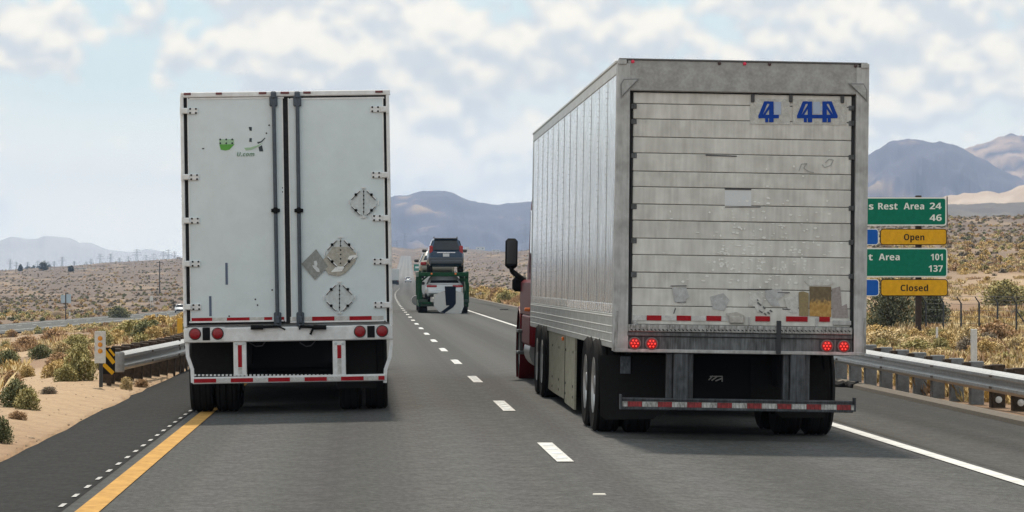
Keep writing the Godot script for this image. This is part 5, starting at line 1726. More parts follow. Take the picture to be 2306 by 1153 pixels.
func build_big_sign() -> void:
	var d := 137.0
	var R := Rear.new()
	R.host = self
	R.d = d
	var b := at(2070, 765, d)
	b.y = ground_y(b.x, d)
	R.root = thing("guide_sign", "large green, yellow and blue motorway sign reading Rest Area 24, Open, Closed", "road sign", b)
	var green := mat("sign_green", col(0.004, 0.19, 0.115), 0.45, 0.0, "clean", 0.6)
	var white := mat("sign_white", col(0.74, 0.78, 0.74), 0.5)
	var yellow := mat("sign_yellow", col(0.80, 0.43, 0.018), 0.5, 0.0, "clean", 0.6)
	var blue := mat("sign_blue", col(0.012, 0.10, 0.42), 0.5)
	var ink := mat("sign_ink", col(0.03, 0.02, 0.012), 0.6)
	var panel := func(called: String, m: Material, border: Material, x0: float, y0: float, x1: float, y1: float, rim: float) -> MeshInstance3D:
		var c := R.p((x0 + x1) / 2.0, (y0 + y1) / 2.0)
		var w := (x1 - x0) / R.s()
		var h := (y1 - y0) / R.s()
		var s := Shape.new()
		s.prism(round_rect(w, h, 0.14), -0.04, 0.0, Transform3D(Basis(), c))
		var edge := obj(called, s, border, R.root)
		var f := Shape.new()
		f.prism(round_rect(w - rim * 2.0, h - rim * 2.0, 0.14 - rim), 0.0, 0.006, Transform3D(Basis(), c))
		obj("face", f, m, edge)
		return edge
	var g1: MeshInstance3D = panel.call("green_panel", green, white, 1790.0, 444.0, 2134.0, 508.5, 0.055)
	var y1: MeshInstance3D = panel.call("yellow_panel", yellow, ink, 1981.0, 515.0, 2133.5, 552.0, 0.035)
	panel.call("blue_panel", blue, white, 1935.0, 515.0, 1979.0, 552.0, 0.035)
	var g2: MeshInstance3D = panel.call("green_panel", green, white, 1790.0, 558.0, 2136.0, 624.5, 0.055)
	var y2: MeshInstance3D = panel.call("yellow_panel", yellow, ink, 1982.0, 628.5, 2135.5, 667.0, 0.035)
	panel.call("blue_panel", blue, white, 1935.0, 628.5, 1980.0, 667.0, 0.035)
	var words := [[g1, "s", 1956.5, 1967, 471.5], [g1, "Rest", 1977.5, 2021, 471.5], [g1, "Area", 2035, 2081, 471.5], [g1, "24", 2093.5, 2120, 471], [g1, "46", 2093.5, 2120.5, 497.5], [g2, "t", 1955.5, 1965, 586], [g2, "Area", 1979, 2026, 586], [g2, "101", 2096, 2123, 586], [g2, "137", 2091, 2123, 612]]
	for q in words:
		var a := R.p(q[2], q[4])
		lettering("lettering", q[1], white, q[0], a.x, R.p(q[3], q[4]).x, a.y, 14.5 / R.s(), 0.008)
	for q in [[y1, "Open", 2035.5, 2081.5, 541], [y2, "Closed", 2028, 2090, 655.5]]:
		var a := R.p(q[2], q[4])
		lettering("lettering", q[1], ink, q[0], a.x, R.p(q[3], q[4]).x, a.y, 14.0 / R.s(), 0.008)
	var wood := mat("sign_post_wood", col(0.075, 0.045, 0.03), 0.9, 0.0, "wood", 1.2)
	var top := R.p(2070, 440).y
	for x in [2070.0, 1850.0]:
		var px := R.p(x, 600).x
		var gy := ground_y(b.x + px, d) - b.y
		var s := Shape.new()
		s.box(Vector3(px, (top + gy) / 2.0 - 0.15, -0.2), Vector3(0.24, top - gy + 0.3, 0.24), 0.015)
		obj("post", s, wood, R.root)
	var edge_post := Shape.new()
	R.box(edge_post, 2132.5, 442, 2135, 512, -0.12, -0.05, 0.004)
	obj("stiffener", edge_post, mat("sign_back", col(0.12, 0.12, 0.12), 0.5), R.root)
	for y in [452.0, 500.0, 533.0, 566.0, 616.0, 648.0]:
		var br := Shape.new()
		R.box(br, 1800, y - 1.5, 2126, y + 1.5, -0.08, -0.042)
		obj("brace", br, mat("sign_back", col(0.12, 0.12, 0.12), 0.5), R.root)

func hit(px: float, py: float, from := 60.0) -> Vector3:   # where the ground shows at that place of the photograph
	var d := from
	var best := on_ground(px, d)
	var least := 1e9
	while d < 3400.0:
		var p := on_ground(px, d)
		var e := absf(p.y - at(px, py, d).y) / d
		if e < least:
			least = e
			best = p
		d *= 1.01
	return best

func build_small_signs() -> void:
	var grey := mat("sign_back_grey", col(0.42, 0.5, 0.56), 0.5, 0.2)
	var post_m := mat("post_rust", col(0.06, 0.045, 0.035), 0.85)
	# pair of sign backs across the opposite road
	var d := 452.0
	var R := Rear.new()
	R.host = self
	R.d = d
	var b := on_ground(148, d)
	R.root = thing("road_sign", "pair of pale grey sign backs on one post beyond the opposite carriageway", "road sign", b)
	R.part("sign_back", grey, 137, 664, 146.5, 682, -0.02, 0.0)
	R.part("sign_back", grey, 149.5, 662.5, 160, 682, -0.02, 0.0)
	var s := Shape.new()
	s.tube(Vector3(0, -0.2, -0.08), R.p(148, 660, -0.08), 0.08, 0.08, 8)
	obj("post", s, post_m, R.root)
	d = 640.0
	R = Rear.new()
	R.host = self
	R.d = d
	R.root = thing("road_sign", "small white sign on two legs beside the opposite road, left of the oncoming car", "road sign", on_ground(341, d))
	R.part("panel", mat("board_white", col(0.7, 0.7, 0.68), 0.5), 337, 666.5, 345, 677, -0.02, 0.0)
	for x in [339.0, 344.0]:
		var t := Shape.new()
		var top := R.p(x, 677, -0.05)
		t.tube(Vector3(top.x, -0.2, -0.05), top, 0.05, 0.05, 6)
		obj("leg", t, mat("board_white", col(0.7, 0.7, 0.68), 0.5), R.root)
	d = 1400.0
	R = Rear.new()
	R.host = self
	R.d = d
	R.root = thing("road_sign", "small green road sign far ahead, just left of the car transporter", "road sign", on_ground(940, d))
	R.part("panel", mat("sign_green", col(0.004, 0.19, 0.115), 0.45), 932, 595, 947.5, 610, -0.05, 0.0)
	R.part("lettering", mat("sign_white", col(0.74, 0.78, 0.74), 0.5), 935, 600, 945, 604, 0.01, 0.03)
	for x in [935.0, 945.0]:
		var t := Shape.new()
		var top := R.p(x, 610, -0.1)
		t.tube(Vector3(top.x, -0.5, -0.1), top, 0.12, 0.12, 6)
		obj("leg", t, post_m, R.root)
	for q in [[157.0, 712.0, "white marker stub right of the twin sign backs"], [260.0, 708.0, "white marker stub beside the opposite road, between sign and oncoming car"], [213.0, 707.0, "pale marker stub before the dark bush across the opposite road"]]:
		var w := hit(q[0], q[1], 380.0)
		var t := Shape.new()
		t.box(Vector3(0, 0.35, 0), Vector3(0.22, 0.8, 0.12), 0.03)
		var cp := Shape.new()
		cp.box(Vector3(0, 0.8, 0), Vector3(0.26, 0.1, 0.14), 0.03)
		var th := thing("marker_stub", q[2], "marker post", w)
		obj("stub", t, mat("board_white", col(0.7, 0.7, 0.68), 0.5), th)
		obj("cap", cp, mat("sign_back", col(0.12, 0.12, 0.12), 0.5), th)
	var m := on_ground(131, 485.0)
	var mound := Shape.new()
	var f := FastNoiseLite.new()
	f.seed = 5
	f.frequency = 0.8
	var rings := []
	for i in 9:
		var el := i / 8.0 * PI / 2.0
		var row := []
		for k in 20:
			var az := TAU * k / 20.0
			var r := 1.0 + 0.12 * f.get_noise_3d(cos(az) * cos(el), sin(el), sin(az) * cos(el))
			row.append(Vector3(cos(az) * cos(el) * 1.25 * r, sin(el) * 1.15 * r - 0.1, sin(az) * cos(el) * 1.0 * r) + Vector3(0.001 * k, 0, 0) * float(i == 8))
		rings.append(row)
	mound.loft(rings)
	mound.soften(70.0)
	tag(obj("boulder", mound, mat("boulder_tan", col(0.40, 0.29, 0.18), 0.95, 0.0, "soil", 0.6), self, m), "rounded tan boulder beyond the opposite road, beside the twin sign backs", "boulder")
	# wire fence on the right
	var f0 := on_ground(2085, 152.0)
	var f1 := on_ground(2420, 141.0)
	var root := thing("wire_fence", "wire fence with outward-bent steel posts on the right below the hillside", "fence", f0)
	var steel := mat("fence_steel", col(0.06, 0.065, 0.07), 0.6, 0.4)
	var posts := []
	for k in 9:
		var x := f0.lerp(f1, k / 8.0)
		x.y = ground_y(x.x, -x.z)
		posts.append(x - f0)
		var po := Shape.new()
		po.tube(x - f0 - Vector3(0, 0.2, 0), x - f0 + Vector3(0, 1.5, 0), 0.045, 0.045, 8)
		po.tube(x - f0 + Vector3(0, 1.5, 0), x - f0 + Vector3(-0.22, 1.8, 0.1), 0.035, 0.025, 8)
		if k == 5: po.tube(x - f0 + Vector3(0, 1.2, 0), x - f0 + Vector3(0.8, 0.0, 0), 0.03, 0.03, 8)
		obj("post", po, steel, root)
	for h in [[0.0, 0.25], [0.0, 0.55], [0.0, 0.85], [0.0, 1.15], [0.0, 1.45], [-0.12, 1.64], [-0.22, 1.8]]:
		var wr := Shape.new()
		for k in 8: wr.tube(posts[k] + Vector3(h[0], h[1], 0), posts[k + 1] + Vector3(h[0], h[1], 0), 0.008, 0.008, 4, false)
		obj("wire", wr, steel, root)

# ------------------------------------------------------------------ far things
func far_house(px: float, py: float, w: float, h: float, label: String, wall: Color, roof: Color) -> void:
	var p := hit(px, py, 900.0)
	var d := -p.z
	var W := w * d / FOCAL
	var H := h * d / FOCAL
	var t := thing("house", label, "house", p)
	var s := Shape.new()
	s.box(Vector3(0, H * 0.3, -W * 0.25), Vector3(W, H * 0.8, W * 0.5))
	obj("wall", s, mat("house_%d" % int(wall.r * 100), wall, 0.8), t)
	var r := Shape.new()
	r.prism(PackedVector2Array([Vector2(-W * 0.53, H * 0.7), Vector2(W * 0.53, H * 0.7), Vector2(W * 0.4, H), Vector2(-W * 0.4, H)]), -W * 0.53, W * 0.03)
	obj("roof", r, mat("roof_%d" % int(roof.r * 100), roof, 0.8), t)
	for k in 2:
		var win := Shape.new()
		win.box(Vector3(W * (-0.25 + 0.5 * k), H * 0.4, 0.0), Vector3(W * 0.14, H * 0.25, 0.1))
		obj("window", win, mat("car_glass", col(0.012, 0.014, 0.017), 0.06), t)

func pylon(px: float, top_y: float, d: float, label: String) -> void:
	var p := on_ground(px, d)
	var top := at(px, top_y, d)
	var H := top.y - p.y
	var t := thing("pylon", label, "pylon", p, Basis(Vector3.UP, rng.randf_range(-0.5, 0.5)), "power pylons along the left horizon")
	var W := H * 0.11
	var steel := mat("pylon_steel", col(0.16, 0.17, 0.18), 0.6, 0.3)
	var r := 0.06 + d * 0.000014
	var leg := Shape.new()
	for sx in [-1.0, 1.0]:
		for sz in [-1.0, 1.0]:
			leg.tube(Vector3(sx * W, 0, sz * W), Vector3(sx * W * 0.3, H * 0.72, sz * W * 0.3), r, r, 4)
			leg.tube(Vector3(sx * W * 0.3, H * 0.72, sz * W * 0.3), Vector3(sx * W * 0.12, H, sz * W * 0.12), r, r, 4)
		for k in 5:
			var a := k / 5.0
			var b := (k + 1) / 5.0
			var wa := lerpf(W, W * 0.3, a)
			var wb := lerpf(W, W * 0.3, b)
			leg.tube(Vector3(-wa, H * 0.72 * a, sx * wa), Vector3(wb, H * 0.72 * b, sx * wb), r * 0.7, r * 0.7, 4)
			leg.tube(Vector3(wa, H * 0.72 * a, sx * wa), Vector3(-wb, H * 0.72 * b, sx * wb), r * 0.7, r * 0.7, 4)
	obj("lattice", leg, steel, t)
	for q in [[0.72, 0.26], [0.84, 0.2], [0.95, 0.15]]:
		var arm := Shape.new()
		arm.tube(Vector3(-H * q[1], H * q[0], 0), Vector3(H * q[1], H * q[0], 0), r * 1.2, r * 1.2, 4)
		arm.tube(Vector3(-H * q[1], H * q[0], 0), Vector3(0, H * (q[0] + 0.05), 0), r * 0.8, r * 0.8, 4)
		arm.tube(Vector3(H * q[1], H * q[0], 0), Vector3(0, H * (q[0] + 0.05), 0), r * 0.8, r * 0.8, 4)
		obj("cross_arm", arm, steel, t)

func build_far_things() -> void:
	# oncoming car
	var d := 540.0
	var p := at(404, 703, d)
	make_car("oncoming_car", "silver car coming along the opposite carriageway, half hidden by the white lorry", "", Transform3D(Basis(Vector3.UP, PI + 0.06), Vector3(p.x, FAR_ROAD_Y - 0.03, -d - 2.2)), mat("oncoming_silver", col(0.55, 0.57, 0.6), 0.25, 0.2), {"w": 1.84, "l": 4.6, "h": 1.5, "belt": 0.92, "boot": 0.4, "rake": 0.6, "tail": [0.75, 0.8, 0.4, 0.14, -0.03], "bumper": mat("oncoming_silver", col(0.55, 0.57, 0.6), 0.25, 0.2), "plate": 0.5})
	# lorry and car far ahead
	d = 800.0
	var c := road_point(-0.05, d)
	var R := Rear.new()
	R.host = self
	R.d = d
	R.root = thing("lorry", "distant white box lorry ahead in the left lane, beyond the transporter", "lorry", c)
	var s := Shape.new()
	s.box(Vector3(0, 2.55, -7.0), Vector3(2.6, 2.9, 14.0), 0.03)
	obj("trailer_body", s, mat("far_white", col(0.55, 0.56, 0.55), 0.5), R.root)
	var s2 := Shape.new()
	s2.box(Vector3(0, 0.9, 0.0), Vector3(2.4, 0.5, 0.1), 0.02)
	s2.box(Vector3(0, 0.55, -0.5), Vector3(2.4, 0.7, 0.05))
	obj("underframe", s2, chassis(), R.root)
	for q in [-1.0, 1.0]:
		var dr := Shape.new()
		dr.box(Vector3(q * 0.63, 2.55, 0.02), Vector3(1.22, 2.7, 0.03), 0.01)
		obj("door", dr, mat("far_door", col(0.5, 0.52, 0.52), 0.5), R.root)
		var tl := Shape.new()
		tl.box(Vector3(q * 1.0, 0.95, 0.06), Vector3(0.3, 0.14, 0.02))
		obj("tail_light", tl, mat("car_tail", col(0.3, 0.012, 0.016), 0.2), R.root)
	add_axles(R.root, [-1.2, -2.45], 1.25)
	var cc := road_point(3.55, 900.0)
	make_car("car", "tiny white car far ahead in the right lane, beyond the transporter", "", Transform3D(Basis(), cc), mat("saloon_silver", col(0.62, 0.65, 0.68), 0.25), {"w": 1.84, "l": 4.6, "h": 1.6, "belt": 0.95, "boot": 0.1, "rake": 0.5, "tail": [0.8, 0.95, 0.25, 0.25, -0.03], "bumper": mat("saloon_silver", col(0.62, 0.65, 0.68), 0.25), "plate": 0.6})
	# houses
	var white := col(0.72, 0.72, 0.7)
	var roof := col(0.62, 0.62, 0.62)
	var tan_ := col(0.5, 0.45, 0.38)
	var brown := col(0.3, 0.24, 0.2)
	far_house(22, 613, 14, 5, "white house at the left edge of the dark tree cluster", white, roof)
	far_house(52, 611, 5, 4, "small white shed under the dark trees on the left horizon", white, roof)
	far_house(117, 608, 6, 3, "small pale shed at the right end of the dark trees", white, roof)
	far_house(181, 607, 28, 3, "long low white building right of the dark trees", white, roof)
	far_house(199, 604, 7, 6, "white hut beside the long low building on the left plain", white, roof)
	far_house(211, 606, 6, 3, "smallest white shed right of the white hut", white, roof)
	far_house(231, 604, 9, 4, "white house below the twin pylons on the left plain", white, roof)
	far_house(262, 601, 14, 4, "pale house midway between dark trees and power pole", tan_, roof)
	far_house(302, 600, 8, 2.5, "low tan house right of the pale house on the left plain", tan_, brown)
	far_house(337, 597, 20, 3, "long pale building left of the power pole top", white, roof)
	far_house(371, 597, 14, 5, "bright white house just right of the power pole", white, roof)
	far_house(402, 584, 10, 5, "grey house on the skyline beside the white lorry", tan_, brown)
	far_house(1082, 555, 20, 7, "white house on the plain between transporter and red cab mirror", white, roof)
	far_house(1117, 557, 18, 4, "long pale house just left of the red cab mirror", white, roof)
	far_house(1052, 558, 9, 5, "small pale house right of the people carrier's mirror", white, roof)
	# power pole
	var pp := on_ground(359.5, 880.0)
	var pt := thing("power_pole", "dark wooden power pole standing on the left plain", "power pole", pp)
	var pole := Shape.new()
	pole.tube(Vector3(0, -0.5, 0), Vector3(0, at(359.5, 588, 880).y - pp.y, 0), 0.2, 0.14, 10)
	obj("pole", pole, mat("post_rust", col(0.06, 0.045, 0.035), 0.85), pt)
	var arm := Shape.new()
	arm.box(Vector3(0, at(359.5, 591, 880).y - pp.y, 0.1), Vector3(1.8, 0.14, 0.12))
	obj("cross_arm", arm, mat("post_rust", col(0.06, 0.045, 0.035), 0.85), pt)
	var spots := [[23, 584], [37, 590], [62, 590], [85, 587], [109, 589], [122, 588], [140, 578], [167, 588], [194, 589], [205, 584], [226, 572], [249, 571], [269, 580], [289, 577], [308, 561], [329, 574], [346, 571], [368, 566], [379, 562], [393, 566]]
	var nth := ["leftmost", "second", "third", "fourth", "fifth", "sixth", "seventh", "eighth", "ninth", "tenth", "eleventh", "twelfth", "thirteenth", "fourteenth", "fifteenth", "sixteenth", "seventeenth", "eighteenth", "nineteenth", "rightmost"]
	for k in spots.size():
		var q: Array = spots[k]
		pylon(q[0], q[1], 4600.0 + 500.0 * sin(q[0] * 3.0), "%s lattice pylon%s of the hazy row on the left horizon" % [nth[k], "" if k % 19 == 0 else " from the left"])
	pylon(912, 524, 5200.0, "faint power pylon against the blue mountain, left of the people carrier")
	pylon(894, 541, 5200.0, "faint power pylon at the edge of the white lorry, under the blue mountain")
	pylon(1183, 504, 4600.0, "faint power pylon before the mountain beside the red cab")

# ------------------------------------------------------------------ plants
func foliage(seed_: int, leaves: int, size: float, w: float, h: float, lean: Color, spread: float, dome := 0.5, grass := false) -> Shape:
	var r := RandomNumberGenerator.new()
	r.seed = seed_
	var f := FastNoiseLite.new()
	f.seed = seed_
	f.frequency = 1.3
	var s := Shape.new()
	s.has_tint = true
	for k in leaves:
		var az := r.randf() * TAU
		var y := pow(r.randf(), 0.8)
		var outer := sqrt(maxf(0.0, 1.0 - pow(y, 2.2))) * lerpf(0.75, 1.0, y) if not grass else lerpf(0.45, 1.0, y)
		var rad := outer * pow(r.randf(), dome)
		var lump := 1.0 + 0.5 * f.get_noise_3d(cos(az) * 1.2, y * 1.5, sin(az) * 1.2)
		var p := Vector3(cos(az) * rad * w * 0.5 * lump, y * h * lump, sin(az) * rad * w * 0.5 * lump)
		if f.get_noise_3d(p.x * 3.0 / w, p.y * 3.0 / h, p.z * 3.0 / w) < -0.28: continue
		var dir := (p - Vector3(0, -0.15 * h, 0)).normalized()
		dir = (dir + Vector3(r.randf_range(-1, 1), r.randf_range(-0.6, 0.9), r.randf_range(-1, 1)) * 0.7).normalized()
		if grass: dir = (Vector3(p.x / w, 1.0, p.z / w) + Vector3(r.randf_range(-1, 1), 0, r.randf_range(-1, 1)) * 0.4).normalized()
		var sd := dir.cross(Vector3(r.randf_range(-1, 1), r.randf_range(-1, 1), r.randf_range(-1, 1))).normalized()
		var l := size * r.randf_range(0.6, 1.5)
		var wd := l * (0.32 if not grass else 0.09)
		s.tint = Color(lean.r, lean.g, lean.b) * (1.0 + spread * r.randf_range(-1, 1))
		s.tint = s.tint.lerp(Color(s.tint.g * 1.5, s.tint.g * 1.2, s.tint.b), 0.3 * r.randf())
		s.tint.a = 1.0
		var nn := (dir + p.normalized() * 0.6 + sd.cross(dir) * 0.6).normalized()
		var a := p - dir * l * 0.5
		var b := p + sd * wd
		var c := p + dir * l * 0.5
		var d := p - sd * wd
		s.tri_n(a, b, c, nn, nn, nn)
		s.tri_n(a, c, d, nn, nn, nn)
	return s

func stems(seed_: int, count: int, w: float, h: float, thick: float) -> Shape:
	var r := RandomNumberGenerator.new()
	r.seed = seed_
	var s := Shape.new()
	for k in count:
		var az := r.randf() * TAU
		var top := Vector3(cos(az) * w * 0.4 * r.randf(), h * r.randf_range(0.5, 0.95), sin(az) * w * 0.4 * r.randf())
		var mid := top * Vector3(0.35, 0.5, 0.35)
		s.tube(Vector3(0, -0.05, 0), mid, thick, thick * 0.7, 4, false)
		s.tube(mid, top, thick * 0.7, thick * 0.3, 4, false)
	return s

func leaf_mat() -> StandardMaterial3D:
	var m := mat("leaf", Color.WHITE, 0.85)
	m.vertex_color_use_as_albedo = true
	m.backlight_enabled = true
	m.backlight = Color(0.5, 0.5, 0.42)
	return m

const KINDS := {
	"green": [Color(0.16, 0.175, 0.085), "dark green"], "olive": [Color(0.36, 0.32, 0.14), "olive"],
	"ochre": [Color(0.55, 0.38, 0.165), "ochre"], "straw": [Color(0.62, 0.48, 0.27), "straw-coloured"],
	"rust": [Color(0.42, 0.25, 0.14), "rusty brown"], "grey": [Color(0.25, 0.205, 0.16), "grey-brown"]}

func build_plants() -> void:
	var protos := {}
	var stem_m := mat("stem", col(0.10, 0.075, 0.05), 0.9)
	var bare := Node3D.new()
	bare.name = "bush_pattern"
	for kind in KINDS:
		protos[kind] = []
		for v in 3:
			var root := Node3D.new()
			root.name = "bush"
			var fo := obj("foliage", foliage(hash(kind) % 997 + v * 17, 4200, 0.05, 1.0, 0.66, KINDS[kind][0], 0.28), leaf_mat(), root)
			var st := obj("stem", stems(v + 3, 14, 1.0, 0.72, 0.012), stem_m, root)
			protos[kind].append(root)
	var place := func(kind: String, v: int, p: Vector3, wide: float, high: float, label: String, group: String) -> void:
		var t := Transform3D(Basis(Vector3.UP, rng.randf() * TAU).scaled(Vector3(wide, wide * high, wide)), p - Vector3(0, 0.03 * wide, 0))
		copy(protos[kind][v], "bush", label, "bush", group, t)
	# the bushes that one can point to
	var chosen := [
		["green", 34.0, 890.0, 41.0, 0.50, 0.95, "dark green bush on sand at the left edge, above smaller dark bush"],
		["olive", 62.0, 905.0, 40.5, 0.42, 0.9, "olive bush leaning against the dark green bush at the left edge"],
		["green", 4.0, 960.0, 33.5, 0.30, 1.2, "dark green bush cut by the left edge, lowest on the sand"],
		["olive", 178.0, 872.0, 52.0, 0.68, 0.95, "large olive bush left of the white board with amber discs"],
		["straw", 375.0, 856.0, 55.0, 0.52, 0.75, "straw-coloured bush under the left guardrail beside the white lorry"],
		["straw", 285.0, 861.0, 50.0, 0.26, 1.0, "small pale bush in front of the guardrail's striped end"],
		["rust", 318.0, 862.0, 51.5, 0.3, 0.6, "rusty low bush in front of the guardrail's brown posts"],
		["olive", 230.0, 848.0, 58.0, 0.5, 0.8, "olive bush directly behind the white board's post"],
		["grey", 110.0, 885.0, 46.0, 0.3, 0.5, "low grey-brown bush between the left-edge bushes and large olive bush"],
		["rust", 40.0, 920.0, 38.0, 0.28, 0.5, "rusty dry bush just below the left-edge green bush"],
		["green", 18.0, 785.0, 105.0, 1.0, 0.7, "green bush high on the left edge of the median"],
		["green", 92.0, 782.0, 108.0, 1.1, 0.6, "green bush in the median, right of the left-edge one"],
		["olive", 168.0, 770.0, 112.0, 1.3, 0.6, "broad olive bush in the median above the white board"],
		["olive", 300.0, 752.0, 130.0, 2.2, 0.5, "broad olive bush in the median above the guardrail"],
		["ochre", 350.0, 738.0, 150.0, 2.4, 0.5, "broad ochre bush in the median near the yellow marker"],
		["ochre", 262.0, 765.0, 120.0, 1.2, 0.6, "ochre bush in the median between board and guardrail"],
		["rust", 120.0, 735.0, 190.0, 2.2, 0.6, "rusty bush against the near edge of the opposite road"],
		["rust", 60.0, 742.0, 180.0, 2.0, 0.6, "rusty bush at the near edge of the opposite road, far left"],
		["green", 268.0, 700.0, 470.0, 4.0, 0.7, "dark bush across the opposite road, right of the twin sign backs"],
		["straw", 1990.0, 770.0, 118.0, 2.0, 0.6, "straw-coloured bush behind the guardrail at the silver trailer's edge"],
		["ochre", 1975.0, 745.0, 128.0, 1.6, 0.7, "ochre bush in front of the green shrub under the big sign"],
		["olive", 2060.0, 790.0, 105.0, 1.8, 0.5, "olive bush behind the guardrail below the big sign post"],
		["straw", 2120.0, 800.0, 96.0, 1.5, 0.5, "straw-coloured bush behind the guardrail left of the white marker"],
		["olive", 2268.0, 800.0, 92.0, 1.3, 0.5, "olive bush behind the guardrail right of the white marker"],
		["rust", 2240.0, 765.0, 128.0, 2.2, 0.6, "rusty bush inside the wire fence behind the white marker"],
		["olive", 2262.0, 705.0, 240.0, 4.4, 0.6, "broad dark olive bush on the slope beyond the wire fence"],
		["olive", 1138.0, 668.0, 265.0, 1.9, 0.8, "olive bush among ochre ones along the right verge, left of red cab"],
	]
	for q in chosen:
		var p := on_ground(q[1], q[3])
		place.call(q[0], rng.randi() % 3, p, q[4], q[5], q[6], "")
	# the rest, the largest as bushes of their own
	var list := []
	var free := func(x: float, d: float) -> bool:
		var off := x - curve_x(d)
		if off > -4.6 and off < right_edge(d) + (0.9 if d < 80 else 0.5): return false
		if d < 900.0 and absf(x - far_road_x(d)) < 8.0: return false
		return true
	var pick := func(x: float, d: float, r: float) -> String:
		var n := noise.get_noise_2d(x * 1.2 + 50.0, d * 0.5)
		if d > 520.0: return ["grey", "grey", "rust", "olive", "grey", "green", "grey"][rng.randi() % 7] if n < 0.12 else ["grey", "ochre", "grey", "rust", "straw", "grey"][rng.randi() % 6]
		if x > 8.0: return ["straw", "ochre", "ochre", "olive", "rust", "grey"][rng.randi() % 6]
		return ["olive", "ochre", "rust", "olive", "straw", "straw", "green"][rng.randi() % 7] if n < 0.1 else ["straw", "ochre", "olive", "rust"][rng.randi() % 4]
	for k in 40000:
		var u := rng.randf_range(-0.17, 0.27)
		var d := 36.0 * pow(2700.0 / 36.0, pow(rng.randf(), 0.62))
		var x := u * d
		if not free.call(x, d): continue
		if d < 330.0 and (noise.get_noise_2d(x * 4.0, d * 1.6) < 0.1 or rng.randf() < (0.78 if d > 110.0 else 0.9)): continue
		var size := rng.randf_range(0.3, 0.8) if d < 90.0 else rng.randf_range(0.45, 1.3) if d < 500.0 else rng.randf_range(0.45, 1.25)
		list.append([x, d, size, pick.call(x, d, size)])
	for k in 260:                                   # thick golden growth along the right verge beyond the kerb
		var d := rng.randf_range(150.0, 620.0)
		var off := right_edge(d) + 1.2 + pow(rng.randf(), 1.6) * 16.0
		list.append([curve_x(d) + off, d, rng.randf_range(1.0, 2.3), ["ochre", "ochre", "straw", "ochre", "olive", "rust"][rng.randi() % 6]])
	for k in 110:                                   # dry weeds behind the right guardrail
		var d := rng.randf_range(44.0, 130.0)
		var off := right_edge(d) + 1.3 + rng.randf() * 16.0
		list.append([curve_x(d) + off, d, rng.randf_range(0.3, 0.9), ["straw", "straw", "ochre", "olive", "rust"][rng.randi() % 5]])
	list.sort_custom(func(a, b): return a[2] / a[1] > b[2] / b[1])
	var singles := 0
	var masses := {}
	for q in list:
		var x: float = q[0]
		var d: float = q[1]
		var kind: String = q[3]
		var p := Vector3(x, ground_y(x, d), -d)
		var v := cam.basis.inverse() * (p - EYE)
		var sx := 1153.0 + FOCAL * v.x / -v.z
		var sy := 576.5 - FOCAL * v.y / -v.z
		var seen := sx > -10 and sx < 2316 and sy < 1160
		if (sx > 425 and sx < 870 and sy > 215) or (sx > 1205 and sx < 1945): seen = false
		if seen and singles < 255:
			singles += 1
			var where := "on the right verge" if x > 0 and sx < 1300 else "on the right slope" if x > 0 and sy < 700 else "behind the right guardrail" if x > 0 else "across the opposite road" if x < far_road_x(minf(d, 890.0)) else "in the left median"
			var marks := [["the twin sign backs", 148.0, 690.0], ["the white marker board", 225.0, 780.0], ["the yellow marker post", 405.0, 735.0], ["the left photo edge", 0.0, 830.0], ["the oncoming car", 402.0, 690.0], ["the tan boulder", 130.0, 697.0], ["the power pole's foot", 360.0, 655.0], ["the white square marker", 2193.0, 775.0], ["the big sign's post", 2070.0, 740.0], ["the wire fence", 2255.0, 750.0], ["the right photo edge", 2306.0, 650.0], ["the car transporter", 1060.0, 680.0], ["the red cab's mirror", 1150.0, 600.0], ["the small white sign", 341.0, 680.0], ["the guardrail's striped end", 262.0, 800.0]]
			var mark: Array = marks[0]
			for g in marks:
				if Vector2(sx - g[1], sy - g[2]).length() < Vector2(sx - mark[1], sy - mark[2]).length(): mark = g
			var dir := "right of" if sx - mark[1] > absf(sy - mark[2]) else "left of" if mark[1] - sx > absf(sy - mark[2]) else "above" if sy < mark[2] else "below"
			var high := rng.randf_range(0.5, 0.85)
			var look := ("broad " if q[2] > 1.3 else "small " if q[2] < 0.6 else "") + ("low " if high < 0.62 else "bushy " if high > 0.75 else "")
			place.call(kind, rng.randi() % 3, p, q[2], high, "%s%s bush %s, %s %s" % [look, KINDS[kind][1], where, dir, mark[0]], "%s bushes %s" % [KINDS[kind][1], where])
		else:
			var key := kind + ("_near" if d < 300.0 else "")
			if not masses.has(key): masses[key] = []
			masses[key].append([p, q[2]])
	for key in masses:
		var kind: String = key.trim_suffix("_near")
		var near: bool = key != kind
		var mm := MultiMesh.new()
		mm.transform_format = MultiMesh.TRANSFORM_3D
		mm.use_colors = true
		mm.mesh = foliage(hash(kind) % 991, 1100 if near else 220, 0.085 if near else 0.2, 1.0, 0.66, KINDS[kind][0], 0.28).mesh()
		mm.instance_count = masses[key].size()
		for k in masses[key].size():
			var q: Array = masses[key][k]
			mm.set_instance_transform(k, Transform3D(Basis(Vector3.UP, rng.randf() * TAU).scaled(Vector3(q[1], q[1] * rng.randf_range(0.45, 0.85), q[1])), q[0] - Vector3(0, 0.04, 0)))
			var t := rng.randf_range(0.75, 1.2)
			mm.set_instance_color(k, Color(t, t, t))
		var o := MultiMeshInstance3D.new()
		o.name = ("roadside_scrub_%s" if near else "desert_scrub_%s") % {"green": "green", "olive": "olive", "ochre": "ochre", "straw": "pale", "rust": "rusty", "grey": "grey"}[kind]
		o.multimesh = mm
		o.material_override = leaf_mat()
		o.set_meta("kind", "stuff")
		o.set_meta("label", "%s scrub scattered over the %s" % [KINDS[kind][1], "roadside flats" if near else "far desert plain"])
		add_child(o, true)
	for kind in protos:
		for p in protos[kind]: p.free()
	bare.free()
